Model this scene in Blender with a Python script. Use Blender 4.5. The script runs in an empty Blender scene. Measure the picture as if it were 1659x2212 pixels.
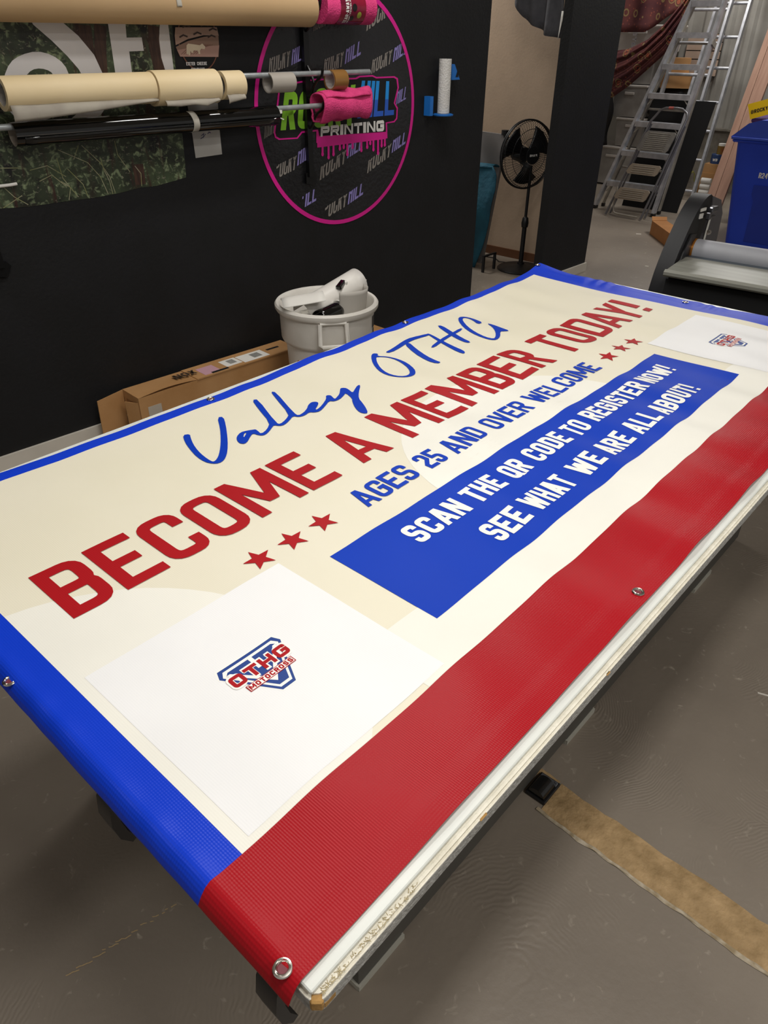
import bpy, bmesh, math, random
from mathutils import Vector, Matrix
from mathutils.geometry import tessellate_polygon
random.seed(7)
PI = math.pi
C = bpy.context.scene.collection
S = 0.01045            # one printed module of the banner in metres
TZ = 0.86              # height of the table top

# ---------------------------------------------------------------- camera
cam = bpy.data.cameras.new('camera'); camo = bpy.data.objects.new('camera', cam); C.objects.link(camo)
cam.sensor_fit = 'VERTICAL'; cam.sensor_height = 24.0; cam.lens = 24.0*1563.6/2212.0
cam.clip_start = 0.05; cam.clip_end = 60
_yaw, _pit, _rol = (0.72541807, -0.58285455, 0.00940235)
_f = Vector((math.cos(_pit)*math.cos(_yaw), math.cos(_pit)*math.sin(_yaw), math.sin(_pit)))
_r = _f.cross(Vector((0,0,1))).normalized(); _u = _r.cross(_f)
_r2 = math.cos(_rol)*_r + math.sin(_rol)*_u; _u2 = -math.sin(_rol)*_r + math.cos(_rol)*_u
_m = Matrix((_r2, _u2, -_f)).transposed().to_4x4(); _m.translation = Vector((-0.2822, -0.8131, TZ+0.7916))
camo.matrix_world = _m
bpy.context.scene.camera = camo

# ---------------------------------------------------------------- world, lights, exposure
w = bpy.data.worlds.new('world'); bpy.context.scene.world = w; w.use_nodes = True
w.node_tree.nodes['Background'].inputs[0].default_value = (1.0, 0.96, 0.90, 1)
w.node_tree.nodes['Background'].inputs[1].default_value = 0.27
def area(name, loc, sx, sy, power, rot=(0,0,0), col=(1,0.975,0.93)):
    l = bpy.data.lights.new(name, 'AREA'); l.shape = 'RECTANGLE'; l.size = sx; l.size_y = sy; l.energy = power; l.color = col
    o = bpy.data.objects.new(name, l); C.objects.link(o); o.location = loc; o.rotation_euler = rot
area('ceiling_light_near', (0.35, -0.74, 3.0), 0.9, 0.25, 27)
area('ceiling_light_behind', (0.7, -2.7, 3.0), 1.2, 0.3, 43)
area('fill_light_corner', (-0.55, -0.45, 3.0), 0.6, 0.25, 3)  # added fill with no known fixture, lifts the floor left of the table
area('ceiling_light_table', (1.15, 0.55, 3.0), 0.9, 0.3, 17)
area('fill_light_wall', (2.5, 1.35, 3.0), 1.2, 0.2, 22)  # fill placed to brighten the can, boxes and wall rolls, not a known lamp
area('fill_light_left', (-1.6, 1.2, 3.0), 1.2, 0.2, 7)  # weak added fill from the left, no real lamp stands for it
area('fill_light_passage', (4.7, 4.2, 3.0), 0.6, 0.6, 50)  # added to brighten the tan passage, source invented
area('ceiling_light_far', (7.3, 1.4, 3.0), 1.2, 0.3, 40)
area('ceiling_light_storage', (9.0, 3.0, 3.0), 1.2, 0.3, 40)
vs = bpy.context.scene.view_settings
bpy.context.scene.display_settings.display_device = 'sRGB'
vs.view_transform = 'Standard'; vs.look = 'None'; vs.gamma = 1; vs.use_curve_mapping = False; vs.exposure = 0.0

# ---------------------------------------------------------------- materials
def lin(c):
    c = c.lstrip('#'); v = [int(c[i:i+2],16)/255 for i in (0,2,4)]
    return tuple((x/12.92 if x <= .04045 else ((x+.055)/1.055)**2.4) for x in v)+(1,)
MATS = {}
def mat(name, col, rough=.5, metal=0, col2=None, scale=8, bump=0, bscale=60, spec=.5, coat=0, detail=4, stretch=(1,1,1), trans=0, fac=(.35,.65)):
    if name in MATS: return MATS[name]
    m = bpy.data.materials.new(name); m.use_nodes = True; nt = m.node_tree; b = nt.nodes['Principled BSDF']
    b.inputs['Base Color'].default_value = lin(col); b.inputs['Roughness'].default_value = rough; b.inputs['Metallic'].default_value = metal
    b.inputs['Specular IOR Level'].default_value = spec; b.inputs['Coat Weight'].default_value = coat
    if trans: b.inputs['Transmission Weight'].default_value = trans
    tc = nt.nodes.new('ShaderNodeTexCoord'); mp = nt.nodes.new('ShaderNodeMapping'); mp.inputs['Scale'].default_value = stretch
    nt.links.new(tc.outputs['Object'], mp.inputs['Vector'])
    n = nt.nodes.new('ShaderNodeTexNoise'); n.inputs['Scale'].default_value = scale; n.inputs['Detail'].default_value = detail
    nt.links.new(mp.outputs[0], n.inputs['Vector'])
    r = nt.nodes.new('ShaderNodeValToRGB'); r.color_ramp.elements[0].position = fac[0]; r.color_ramp.elements[1].position = fac[1]
    c1 = lin(col); c2 = lin(col2) if col2 else tuple(min(1,x*1.07) for x in c1[:3])+(1,)
    r.color_ramp.elements[0].color = c1; r.color_ramp.elements[1].color = c2
    nt.links.new(n.outputs['Fac'], r.inputs[0]); nt.links.new(r.outputs[0], b.inputs['Base Color'])
    if bump:
        n2 = nt.nodes.new('ShaderNodeTexNoise'); n2.inputs['Scale'].default_value = bscale; n2.inputs['Detail'].default_value = 3
        nt.links.new(mp.outputs[0], n2.inputs['Vector'])
        bp = nt.nodes.new('ShaderNodeBump'); bp.inputs['Strength'].default_value = bump; bp.inputs['Distance'].default_value = .01
        nt.links.new(n2.outputs['Fac'], bp.inputs['Height']); nt.links.new(bp.outputs[0], b.inputs['Normal'])
    MATS[name] = m; return m

def vinyl(name, col, ribs=.1, rough=.33, col2=None, spec=.28):
    """printed banner vinyl: smooth PVC over a woven scrim that shows as a fine ribbed grid"""
    m = mat(name, col, rough=rough, col2=col2, scale=3, spec=spec); nt = m.node_tree; b = nt.nodes['Principled BSDF']
    tc = nt.nodes.new('ShaderNodeTexCoord'); sp = nt.nodes.new('ShaderNodeSeparateXYZ'); nt.links.new(tc.outputs['Object'], sp.inputs[0])
    hs = []
    for ax, per, wgt in (('X', .0034, 1.0), ('Y', .0042, .55)):
        mu = nt.nodes.new('ShaderNodeMath'); mu.operation = 'MULTIPLY'; mu.inputs[1].default_value = 2*PI/per; nt.links.new(sp.outputs[ax], mu.inputs[0])
        sn = nt.nodes.new('ShaderNodeMath'); sn.operation = 'SINE'; nt.links.new(mu.outputs[0], sn.inputs[0])
        ml = nt.nodes.new('ShaderNodeMath'); ml.operation = 'MULTIPLY'; ml.inputs[1].default_value = wgt; nt.links.new(sn.outputs[0], ml.inputs[0]); hs.append(ml)
    ad = nt.nodes.new('ShaderNodeMath'); ad.operation = 'ADD'; nt.links.new(hs[0].outputs[0], ad.inputs[0]); nt.links.new(hs[1].outputs[0], ad.inputs[1])
    bp = nt.nodes.new('ShaderNodeBump'); bp.inputs['Strength'].default_value = ribs; bp.inputs['Distance'].default_value = .0006
    nt.links.new(ad.outputs[0], bp.inputs['Height']); nt.links.new(bp.outputs[0], b.inputs['Normal'])
    return m

# ---------------------------------------------------------------- mesh helpers
class MB:
    def __init__(s): s.v = []; s.f = []; s.mi = []
    def add(s, vs_, fs, k=0):
        o = len(s.v); s.v += [tuple(v) for v in vs_]; s.f += [tuple(i+o for i in f) for f in fs]; s.mi += [k]*len(fs); return s
    def box(s, c, d, rz=0, rx=0, ry=0, k=0, bev=0):
        M = Matrix.Translation(c) @ Matrix.Rotation(rz,4,'Z') @ Matrix.Rotation(ry,4,'Y') @ Matrix.Rotation(rx,4,'X')
        if bev:
            x,y,z = [q/2 for q in d]; e = min(bev, x*.9, y*.9, z*.9); V=[]; F=[]
            for sx in (-1,1):
                for sy in (-1,1):
                    for sz in (-1,1):
                        V += [M@Vector((sx*x, sy*(y-e), sz*(z-e))), M@Vector((sx*(x-e), sy*y, sz*(z-e))), M@Vector((sx*(x-e), sy*(y-e), sz*z))]
            bm = bmesh.new(); [bm.verts.new(v) for v in V]; bmesh.ops.convex_hull(bm, input=bm.verts)
            bm.verts.index_update(); s.add([v.co for v in bm.verts], [[q.index for q in f.verts] for f in bm.faces], k); bm.free(); return s
        P = [M@Vector((sx*d[0]/2, sy*d[1]/2, sz*d[2]/2)) for sx in (-1,1) for sy in (-1,1) for sz in (-1,1)]
        return s.add(P, [(0,1,3,2),(4,6,7,5),(0,4,5,1),(2,3,7,6),(0,2,6,4),(1,5,7,3)], k)
    def tube(s, pts, r, n=12, k=0, cap=True, closed=False):
        pts = [Vector(p) for p in pts]; m = len(pts); rs = r if isinstance(r, (list,tuple)) else [r]*m
        V = []; F = []; up = None
        for i, p in enumerate(pts):
            if closed: t = (pts[(i+1)%m]-pts[i-1]).normalized()
            else: t = (pts[min(i+1,m-1)]-pts[max(i-1,0)]).normalized()
            if up is None: up = Vector((0,0,1)) if abs(t.z) < .9 else Vector((1,0,0))
            a = t.cross(up).normalized(); up = a.cross(t).normalized()
            V += [p + (a*math.cos(2*PI*j/n) + up*math.sin(2*PI*j/n))*rs[i] for j in range(n)]
        for i in range(m if closed else m-1):
            for j in range(n):
                a0 = i*n+j; a1 = i*n+(j+1)%n; b0 = ((i+1)%m)*n+j; b1 = ((i+1)%m)*n+(j+1)%n; F.append((a0,a1,b1,b0))
        if cap and not closed: F += [tuple(range(n-1,-1,-1)), tuple((m-1)*n+j for j in range(n))]
        return s.add(V, F, k)
    def pipe(s, a, b, ro, ri, n=32, k=0, k2=None):
        """hollow cylinder from a to b"""
        a = Vector(a); b = Vector(b); t = (b-a).normalized(); up = Vector((0,0,1)) if abs(t.z) < .9 else Vector((1,0,0))
        e = t.cross(up).normalized(); u = e.cross(t)
        V = []
        for p, r in ((a,ro),(b,ro),(b,ri),(a,ri)): V += [p+(e*math.cos(2*PI*j/n)+u*math.sin(2*PI*j/n))*r for j in range(n)]
        for q in range(4):
            F = [(q*n+j, q*n+(j+1)%n, ((q+1)%4)*n+(j+1)%n, ((q+1)%4)*n+j) for j in range(n)]
            s.add(V, F, (k if q == 0 or k2 is None else k2)) if q == 0 else s._more(F, (k if k2 is None else k2), 4*n)
        return s
    def _more(s, F, k, n):
        o = len(s.v)-n; s.f += [tuple(i+o for i in f) for f in F]; s.mi += [k]*len(F)
    def lathe(s, prof, c, n=40, k=0, M=None):
        M = M or Matrix.Translation(c); V = []; F = []
        for r, z in prof: V += [M@Vector((r*math.cos(2*PI*j/n), r*math.sin(2*PI*j/n), z)) for j in range(n)]
        for i in range(len(prof)-1):
            for j in range(n): F.append((i*n+j, i*n+(j+1)%n, (i+1)*n+(j+1)%n, (i+1)*n+j))
        return s.add(V, F, k)
    def prism(s, poly, fn, d0, d1, k=0):
        """poly = 2-D outline, fn(a, b, depth) -> world point"""
        n = len(poly); V = [fn(a,b,d0) for a,b in poly]+[fn(a,b,d1) for a,b in poly]
        tri = tessellate_polygon([[Vector((a,b,0)) for a,b in poly]])
        F = [tuple(t) for t in tri]+[tuple(i+n for i in reversed(t)) for t in tri]+[(i,(i+1)%n,n+(i+1)%n,n+i) for i in range(n)]
        return s.add(V, F, k)
    def sheet(s, fn, nu, nv, k=0):
        V = [fn(i/nu, j/nv) for i in range(nu+1) for j in range(nv+1)]
        F = [(i*(nv+1)+j, (i+1)*(nv+1)+j, (i+1)*(nv+1)+j+1, i*(nv+1)+j+1) for i in range(nu) for j in range(nv)]
        return s.add(V, F, k)

def obj(name, mb, mats, parent=None, smooth=None, thick=0, recalc=True):
    me = bpy.data.meshes.new(name); me.from_pydata([tuple(v) for v in mb.v], [], mb.f)
    if not isinstance(mats, (list,tuple)): mats = [mats]
    for m in mats: me.materials.append(m)
    me.polygons.foreach_set('material_index', [min(k, len(mats)-1) for k in mb.mi])
    bm = bmesh.new(); bm.from_mesh(me)
    if recalc: bmesh.ops.recalc_face_normals(bm, faces=bm.faces)
    if smooth:
        for f in bm.faces: f.smooth = True
        for e in bm.edges:
            if len(e.link_faces) == 2 and e.calc_face_angle(0) > math.radians(smooth): e.smooth = False
    bm.to_mesh(me); bm.free()
    o = bpy.data.objects.new(name, me); C.objects.link(o)
    if thick:
        md = o.modifiers.new('solidify', 'SOLIDIFY'); md.thickness = thick; md.offset = 0
    if parent is not None:
        o.parent = parent; o.matrix_parent_inverse = Matrix.Translation(parent['_o']).inverted() if '_o' in parent else Matrix()
    return o
def tag(o, label, cat, group=None, kind=None):
    o['label'] = label; o['category'] = cat
    if group: o['group'] = group
    if kind: o['kind'] = kind
    return o
ROOTS = []
def thing(name, loc, label, cat, group=None):
    o = bpy.data.objects.new(name, None); C.objects.link(o); o.location = loc; o['_o'] = list(loc); o.empty_display_size = .1
    ROOTS.append(o); return tag(o, label, cat, group)
def struct(name, mb, m, parent=None, smooth=None):
    o = obj(name, mb, m, parent, smooth)
    if parent is None: o['kind'] = 'structure'
    return o
def lab(o, t): o['label'] = t; return o

# ---------------------------------------------------------------- lettering: strokes as flat print laid on a surface
def rounded(path, closed=False):
    """path of (x,y[,r]) -> points, corners with r become arcs"""
    out = []; n = len(path)
    for i, p in enumerate(path):
        r = p[2] if len(p) > 2 else 0
        if r <= 0 or (not closed and (i == 0 or i == n-1)): out.append(Vector((p[0],p[1]))); continue
        P = Vector(p[:2]); A = Vector(path[i-1][:2]); B = Vector(path[(i+1)%n][:2])
        a = (A-P); b = (B-P); r = min(r, a.length*.5, b.length*.5); a.normalize(); b.normalize()
        p0 = P+a*r; p1 = P+b*r
        for q in range(6):
            t = q/5; out.append(p0*(1-t)**2 + P*2*t*(1-t) + p1*t*t)
    q = []
    for p in out:
        if not q or (p-q[-1]).length > 1e-7: q.append(p)
    if closed and (q[0]-q[-1]).length < 1e-7: q.pop()
    return q
def strip(path, t, closed=False):
    """mitred ribbon of width t -> quads"""
    p = rounded(path, closed); n = len(p); L = []; R = []
    for i in range(n):
        if closed: d0 = (p[i]-p[i-1]).normalized(); d1 = (p[(i+1)%n]-p[i]).normalized()
        else:
            d1 = (p[min(i+1,n-1)]-p[min(i,n-2)]).normalized(); d0 = (p[max(i,1)]-p[max(i-1,0)]).normalized()
        m = d0+d1
        if m.length < 1e-6: m = d1
        m.normalize(); nn = Vector((-m.y, m.x)); c = max(.35, nn.dot(Vector((-d1.y, d1.x)))); h = t/2/c
        L.append(p[i]+nn*h); R.append(p[i]-nn*h)
    return [(R[i], R[(i+1)%n], L[(i+1)%n], L[i]) for i in range(n if closed else n-1)]
def para(x0, y0, x1, y1, t):
    return [(Vector((x0-t/2,y0)), Vector((x0+t/2,y0)), Vector((x1+t/2,y1)), Vector((x1-t/2,y1)))]
def rect(x0, y0, x1, y1): return [(Vector((x0,y0)), Vector((x1,y0)), Vector((x1,y1)), Vector((x0,y1)))]
def glyph(ch, w, h, t):
    a = t/2; l, R, b, T, m = a, w-a, a, h-a, h*.5; r = min(w*.42, h*.16); tv = t*1.05
    if ch == 'A': return para(tv*.5,0,w/2-tv*.12,h,tv)+para(w-tv*.5,0,w/2+tv*.12,h,tv)+rect(w*.26,h*.2,w*.74,h*.2+t*.85)
    if ch == 'B': return rect(0,0,t,h)+strip([(t*.5,T),(R,T,r),(R,m,r*.8),(t*.8,m)],t)+strip([(w*.5,m),(R,m,r*.8),(R,b,r),(t*.5,b)],t)
    if ch == 'C': return strip([(R,h*.66),(R,T,r),(l,T,r),(l,b,r),(R,b,r),(R,h*.34)],t)
    if ch == 'D': return strip([(l,0),(l,T),(R,T,r),(R,b,r),(l,b)],t)
    if ch == 'E': return strip([(w,T),(l,T),(l,b),(w,b)],t)+rect(l,m-a,w*.82,m+a)
    if ch == 'F': return strip([(w,T),(l,T),(l,0)],t)+rect(l,m-a,w*.82,m+a)
    if ch == 'G': return strip([(R,h*.68),(R,T,r),(l,T,r),(l,b,r),(R,b,r),(R,m),(w*.5,m)],t)
    if ch == 'H': return rect(0,0,t,h)+rect(w-t,0,w,h)+rect(t,m-a,w-t,m+a)
    if ch == 'I': return rect(0,0,w,h)
    if ch == 'K': return rect(0,0,t,h)+para(t*.9,h*.45,w-tv*.5,h,tv)+para(w-tv*.5,0,t*1.2,h*.6,tv)
    if ch == 'L': return strip([(l,h),(l,b),(w,b)],t)
    if ch == 'M': return rect(0,0,t,h)+rect(w-t,0,w,h)+para(w/2,h*.22,tv*.55,h,tv)+para(w/2,h*.22,w-tv*.55,h,tv)
    if ch == 'N': return rect(0,0,t,h)+rect(w-t,0,w,h)+para(w-tv*.55,0,tv*.55,h,tv)
    if ch in 'O0': return strip([(l,T,r),(R,T,r),(R,b,r),(l,b,r)],t,True)
    if ch == 'P': return strip([(l,0),(l,T),(R,T,r),(R,m-a*.2,r),(l,m-a*.2)],t)
    if ch == 'Q': return glyph('O',w,h,t)+para(w*.62,h*.26,w*.98,-h*.02,t)
    if ch == 'R': return strip([(l,0),(l,T),(R,T,r),(R,m-a*.2,r),(l,m-a*.2)],t)+para(w-tv*.45,0,w*.55,m,tv)
    if ch == 'S': return strip([(R,h*.70),(R,T,r),(l,T,r),(l,m,r*.9),(R,m,r*.9),(R,b,r),(l,b,r),(l,h*.30)],t)
    if ch == 'T': return rect(0,h-t,w,h)+rect(w/2-a,0,w/2+a,h)
    if ch == 'U': return strip([(l,h),(l,b,r),(R,b,r),(R,h)],t)
    if ch == 'V': return para(w/2-tv*.1,0,tv*.5,h,tv)+para(w/2+tv*.1,0,w-tv*.5,h,tv)
    if ch == 'W': return para(w*.3,0,tv*.5,h,tv)+para(w*.3,0,w/2,h*.85,tv)+para(w*.7,0,w/2,h*.85,tv)+para(w*.7,0,w-tv*.5,h,tv)
    if ch == 'X': return para(tv*.5,0,w-tv*.5,h,tv)+para(w-tv*.5,0,tv*.5,h,tv)
    if ch == 'Y': return rect(w/2-a,0,w/2+a,h*.45)+para(w/2,h*.4,tv*.5,h,tv)+para(w/2,h*.4,w-tv*.5,h,tv)
    if ch == '!': return rect(0,h*.3,w,h)+rect(0,0,w,h*.16)
    if ch == '-': return rect(0,m-a*.7,w,m+a*.7)
    if ch == '2': return strip([(l,h*.68),(l,T,r),(R,T,r),(R,h*.55),(l,h*.28),(l,b),(w,b)],t)
    if ch == '4': return rect(w*.6,0,w*.6+t,h)+rect(0,h*.25,w,h*.25+t*.8)+para(tv*.5,h*.25,w*.68,h,tv)
    if ch == '5': return strip([(w,T),(l,T),(l,m+a*.2),(R,m+a*.2,r),(R,b,r),(l,b,r),(l,h*.30)],t)
    if ch == '@': return strip([(l,T,r),(R,T,r),(R,b,r),(l,b,r)],t*.8,True)+rect(w*.35,h*.35,w*.7,h*.65)
    return []
WR = {'M':1.45,'W':1.55,'I':.36,'!':.34,'A':1.15,'-':.5,'N':1.05,'@':1.2}
def word(text, x0, x1, y0, h, t, gap=.16):
    """fit the letters between x0 and x1 -> quads"""
    ws = [WR.get(c,1.0) for c in text]; tot = sum(ws)+gap*(len(text)-1); u = (x1-x0)/tot; q = []; x = x0
    for c, wd in zip(text, ws):
        q += [tuple(Vector((p.x+x, p.y+y0)) for p in g) for g in glyph(c, wd*u, h, t if c in 'I!-' else min(t, wd*u*(.23 if c == 'W' else .25 if c == 'M' else .36)))]; x += (wd+gap)*u
    return q
def lay(mb, quads, fn, step, k=0):
    for g in quads:
        nu = max(1, min(400, math.ceil(max((g[1]-g[0]).length, (g[2]-g[3]).length)/step))); nv = max(1, min(400, math.ceil(max((g[3]-g[0]).length, (g[2]-g[1]).length)/step)))
        mb.sheet(lambda u, v: fn(*((g[0]*(1-u)+g[1]*u)*(1-v) + (g[3]*(1-u)+g[2]*u)*v)), nu, nv, k)
    return mb
def fill(mb, poly, fn, step, k=0, holes=()):
    loops = [[Vector((a,b,0)) for a,b in poly]]+[[Vector((a,b,0)) for a,b in h] for h in holes]
    pts = [p for L in loops for p in L]
    def rec(A,B,D,dep):
        e = [((B-A).length,0),((D-B).length,1),((A-D).length,2)]; mx = max(e)
        if mx[0] <= step or dep > 9: mb.add([fn(p.x,p.y) for p in (A,B,D)], [(0,1,2)], k); return
        if mx[1] == 0: M_ = (A+B)/2; rec(A,M_,D,dep+1); rec(M_,B,D,dep+1)
        elif mx[1] == 1: M_ = (B+D)/2; rec(A,B,M_,dep+1); rec(A,M_,D,dep+1)
        else: M_ = (A+D)/2; rec(A,B,M_,dep+1); rec(M_,B,D,dep+1)
    for t in tessellate_polygon(loops): rec(*[pts[i] for i in t], 0)
    return mb
def smoothpoly(p, it=1):
    for _ in range(it):
        q = []
        for i in range(len(p)):
            a, b = p[i], p[(i+1)%len(p)]; q += [(a[0]*.75+b[0]*.25, a[1]*.75+b[1]*.25), (a[0]*.25+b[0]*.75, a[1]*.25+b[1]*.75)]
        p = q
    return p

# ---------------------------------------------------------------- colours
M_black_wall = mat('black_wall_paint', '19191a', .6, col2='1c1c1e', scale=5, bump=.14, bscale=60, spec=.3)
M_cream_trim = mat('white_trim_paint', 'cfc8bc', .5)
M_tan = mat('tan_wall_paint', 'a8927c', .7, bump=.1, bscale=60)
M_red = vinyl('red_vinyl', 'a0101b', .16, .36, spec=.17); M_blue = vinyl('blue_vinyl', '103ac4', .16, .36, spec=.2); M_cream = vinyl('cream_vinyl', 'e4dec8', .07, .45, 'e7e1cd', spec=.2)
M_white = vinyl('white_vinyl', 'e9e7dd', .07, .45, spec=.2); M_pad = vinyl('white_print', 'e9e9e9', .07, .45, spec=.2)
M_redink = vinyl('red_ink', 'a5141c', .05, .5, spec=.16); M_blueink = vinyl('blue_ink', '0238b0', .05, .5, spec=.14); M_whiteink = vinyl('white_ink', 'efeee8', .05, .5, spec=.16); M_navy = vinyl('navy_ink', '1f3f86', .05, .45); M_darkline = mat('dark_ink', '1c2038', .5)
M_steel = mat('nickel_plate', 'd8d4cc', .18, 1); M_zinc = mat('galvanised_tube', 'b9bebf', .32, .5, col2='a3a8a9', scale=20)
M_alu = mat('aluminium', 'c2c3c8', .4, .45, col2='a6a8ae', scale=14); M_aludull = mat('worn_aluminium', 'aca79d', .55, .3, col2='918c83', scale=9)
M_blk = mat('black_plastic', '121214', .45); M_blkgloss = mat('black_gloss_vinyl', '060707', .1, coat=.6); M_blkmatte = mat('black_matte', '08080a', .8)
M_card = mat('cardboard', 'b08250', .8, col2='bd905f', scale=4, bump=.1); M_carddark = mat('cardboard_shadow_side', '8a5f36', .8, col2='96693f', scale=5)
M_paper = mat('white_paper', 'e8e5de', .6); M_core = mat('paper_core', 'b9b3ab', .8)

# ---------------------------------------------------------------- floor
def floor_material():
    m = mat('trowelled_concrete', '796f64', .45, col2='92877a', scale=1.4, detail=8, fac=(.3,.7)); nt = m.node_tree; b = nt.nodes['Principled BSDF']
    tc = nt.nodes.new('ShaderNodeTexCoord')
    # sweeping trowel arcs: ring waves round scattered centres
    vo = nt.nodes.new('ShaderNodeTexVoronoi'); vo.inputs['Scale'].default_value = 1.9; nt.links.new(tc.outputs['Object'], vo.inputs['Vector'])
    nz = nt.nodes.new('ShaderNodeTexNoise'); nz.inputs['Scale'].default_value = 3; nz.inputs['Detail'].default_value = 5; nt.links.new(tc.outputs['Object'], nz.inputs['Vector'])
    a = nt.nodes.new('ShaderNodeMath'); a.operation = 'MULTIPLY'; a.inputs[1].default_value = .30; nt.links.new(nz.outputs['Fac'], a.inputs[0])
    s = nt.nodes.new('ShaderNodeMath'); s.operation = 'ADD'; nt.links.new(vo.outputs['Distance'], s.inputs[0]); nt.links.new(a.outputs[0], s.inputs[1])
    mu = nt.nodes.new('ShaderNodeMath'); mu.operation = 'MULTIPLY'; mu.inputs[1].default_value = 380; nt.links.new(s.outputs[0], mu.inputs[0])
    sn = nt.nodes.new('ShaderNodeMath'); sn.operation = 'SINE'; nt.links.new(mu.outputs[0], sn.inputs[0])
    n3 = nt.nodes.new('ShaderNodeTexNoise'); n3.inputs['Scale'].default_value = 2.3; n3.inputs['Detail'].default_value = 6; nt.links.new(tc.outputs['Object'], n3.inputs['Vector'])
    rp = nt.nodes.new('ShaderNodeValToRGB'); rp.color_ramp.elements[0].position = .52; rp.color_ramp.elements[1].position = .68; nt.links.new(n3.outputs['Fac'], rp.inputs[0])
    ml = nt.nodes.new('ShaderNodeMath'); ml.operation = 'MULTIPLY'; nt.links.new(sn.outputs[0], ml.inputs[0]); nt.links.new(rp.outputs[0], ml.inputs[1])
    n4 = nt.nodes.new('ShaderNodeTexNoise'); n4.inputs['Scale'].default_value = 55; n4.inputs['Detail'].default_value = 5; nt.links.new(tc.outputs['Object'], n4.inputs['Vector'])
    ad = nt.nodes.new('ShaderNodeMath'); ad.operation = 'MULTIPLY_ADD'; ad.inputs[1].default_value = 2.2; nt.links.new(n4.outputs['Fac'], ad.inputs[0]); nt.links.new(ml.outputs[0], ad.inputs[2])
    bp = nt.nodes.new('ShaderNodeBump'); bp.inputs['Strength'].default_value = .30; bp.inputs['Distance'].default_value = .0014; nt.links.new(ad.outputs[0], bp.inputs['Height']); nt.links.new(bp.outputs[0], b.inputs['Normal'])
    # pale scuffs
    n5 = nt.nodes.new('ShaderNodeTexNoise'); n5.inputs['Scale'].default_value = 26; n5.inputs['Detail'].default_value = 8; n5.inputs['Distortion'].default_value = 1.2; nt.links.new(tc.outputs['Object'], n5.inputs['Vector'])
    r5 = nt.nodes.new('ShaderNodeValToRGB'); r5.color_ramp.elements[0].position = .64; r5.color_ramp.elements[1].position = .80; nt.links.new(n5.outputs['Fac'], r5.inputs[0])
    mx = nt.nodes.new('ShaderNodeMixRGB'); mx.inputs[2].default_value = lin('b3a899'); nt.links.new(r5.outputs[0], mx.inputs[0])
    old = b.inputs['Base Color'].links[0].from_socket; nt.links.new(old, mx.inputs[1]); nt.links.new(mx.outputs[0], b.inputs['Base Color'])
    return m
mb = MB(); mb.add([(-4,-4,0),(13,-4,0),(13,8,0),(-4,8,0)], [(0,1,2,3)]); floor = struct('floor', mb, floor_material())
# worn board strip let into the floor, with ragged edges, and the thin pale crack further left
def ragged(x0, x1, y0, y1, z, jit, n=70):
    def fn(u, v):
        y = y0+(y1-y0)*u; x = x0+(x1-x0)*v
        return (x+(math.sin(y*31)*.5+math.sin(y*83+x*9)*.35+random.uniform(-.4,.4))*jit*(1 if v in (0,1) else 0)+.09*(y+.35)*.2, y, z+(0 if v in (0,1) else .0025))
    mbx = MB(); mbx.sheet(fn, n, 4); return mbx
M_osb = mat('worn_particle_board', 'c2a276', .75, col2='937850', scale=22, detail=9, bump=.6, bscale=50, stretch=(1,1,1), fac=(.25,.75))
obj('board_strip', ragged(.828,.935,-.37,-2.6,.001,.0035), M_osb, floor)
obj('board_strip', ragged(.915,.94,-.10,-.365,.001,.003,30), M_osb, floor)
obj('chipped_edge', ragged(.822,.832,-.36,-2.6,.0015,.004,110), mat('plaster_dust','c9bda8',.85,col2='9c8a6c',scale=40), floor)
mb = MB()
for a in range(9):
    x = -.17+a*.028; p = [(x+i*.0062-.01, .165-a*.005-i*.003+random.uniform(-.002,.002), .0012) for i in range(6)]
    for i in range(5):
        if random.random() < .72: mb.add([p[i], p[i+1], (p[i+1][0], p[i+1][1]+.0022, .0012), (p[i][0], p[i][1]+.0030, .0012)], [(0,1,2,3)])
_fc = obj('floor_crack', mb, mat('crack_filler', 'b59c74', .8), floor); _fc['kind'] = 'stuff'

# ---------------------------------------------------------------- walls
WN = Vector((.055,1,0)).normalized()
def WP(x, z, off=0.0):
    p = Vector((x, 2.37-.055*x, z)) - WN*off; return (p.x, p.y, p.z)
def wallslab(x0, x1, z0, z1, d0, d1): return MB().prism([(x0,z0),(x1,z0),(x1,z1),(x0,z1)], lambda a,b,d: WP(a,b,d), d0, d1)
struct('wall_left', wallslab(-4.5, 3.965, 0, 3.05, 0, -.14), M_black_wall)
struct('baseboard_left', wallslab(-4.5, 3.97, 0, .072, 0, .014), M_cream_trim)
mb = MB(); mb.add([(4.815,2.10,0),(5.497,2.083,0),(5.503,2.155,0),(4.82,2.172,0),(4.815,2.10,3.05),(5.497,2.083,3.05),(5.503,2.155,3.05),(4.82,2.172,3.05)], [(0,1,5,4),(1,2,6,5),(2,3,7,6),(3,0,4,7),(4,5,6,7)])
struct('wall_stub', mb, M_black_wall)
mb = MB(); mb.add([(4.81,2.085,0),(5.51,2.068,0),(5.51,2.083,0),(4.81,2.10,0),(4.81,2.085,.066),(5.51,2.068,.066),(5.51,2.083,.066),(4.81,2.10,.066)], [(0,1,5,4),(1,2,6,5),(2,3,7,6),(3,0,4,7),(4,5,6,7)]); struct('baseboard_stub', mb, M_cream_trim)
mb = MB(); mb.box((5.47,4.2,1.525),(.06,4.05,3.05)); struct('wall_passage', mb, M_tan)
mb = MB(); mb.box((5.432,4.2,.035),(.014,4.05,.07)); struct('baseboard_passage', mb, mat('brown_baseboard','5d3a22',.5))
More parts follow.
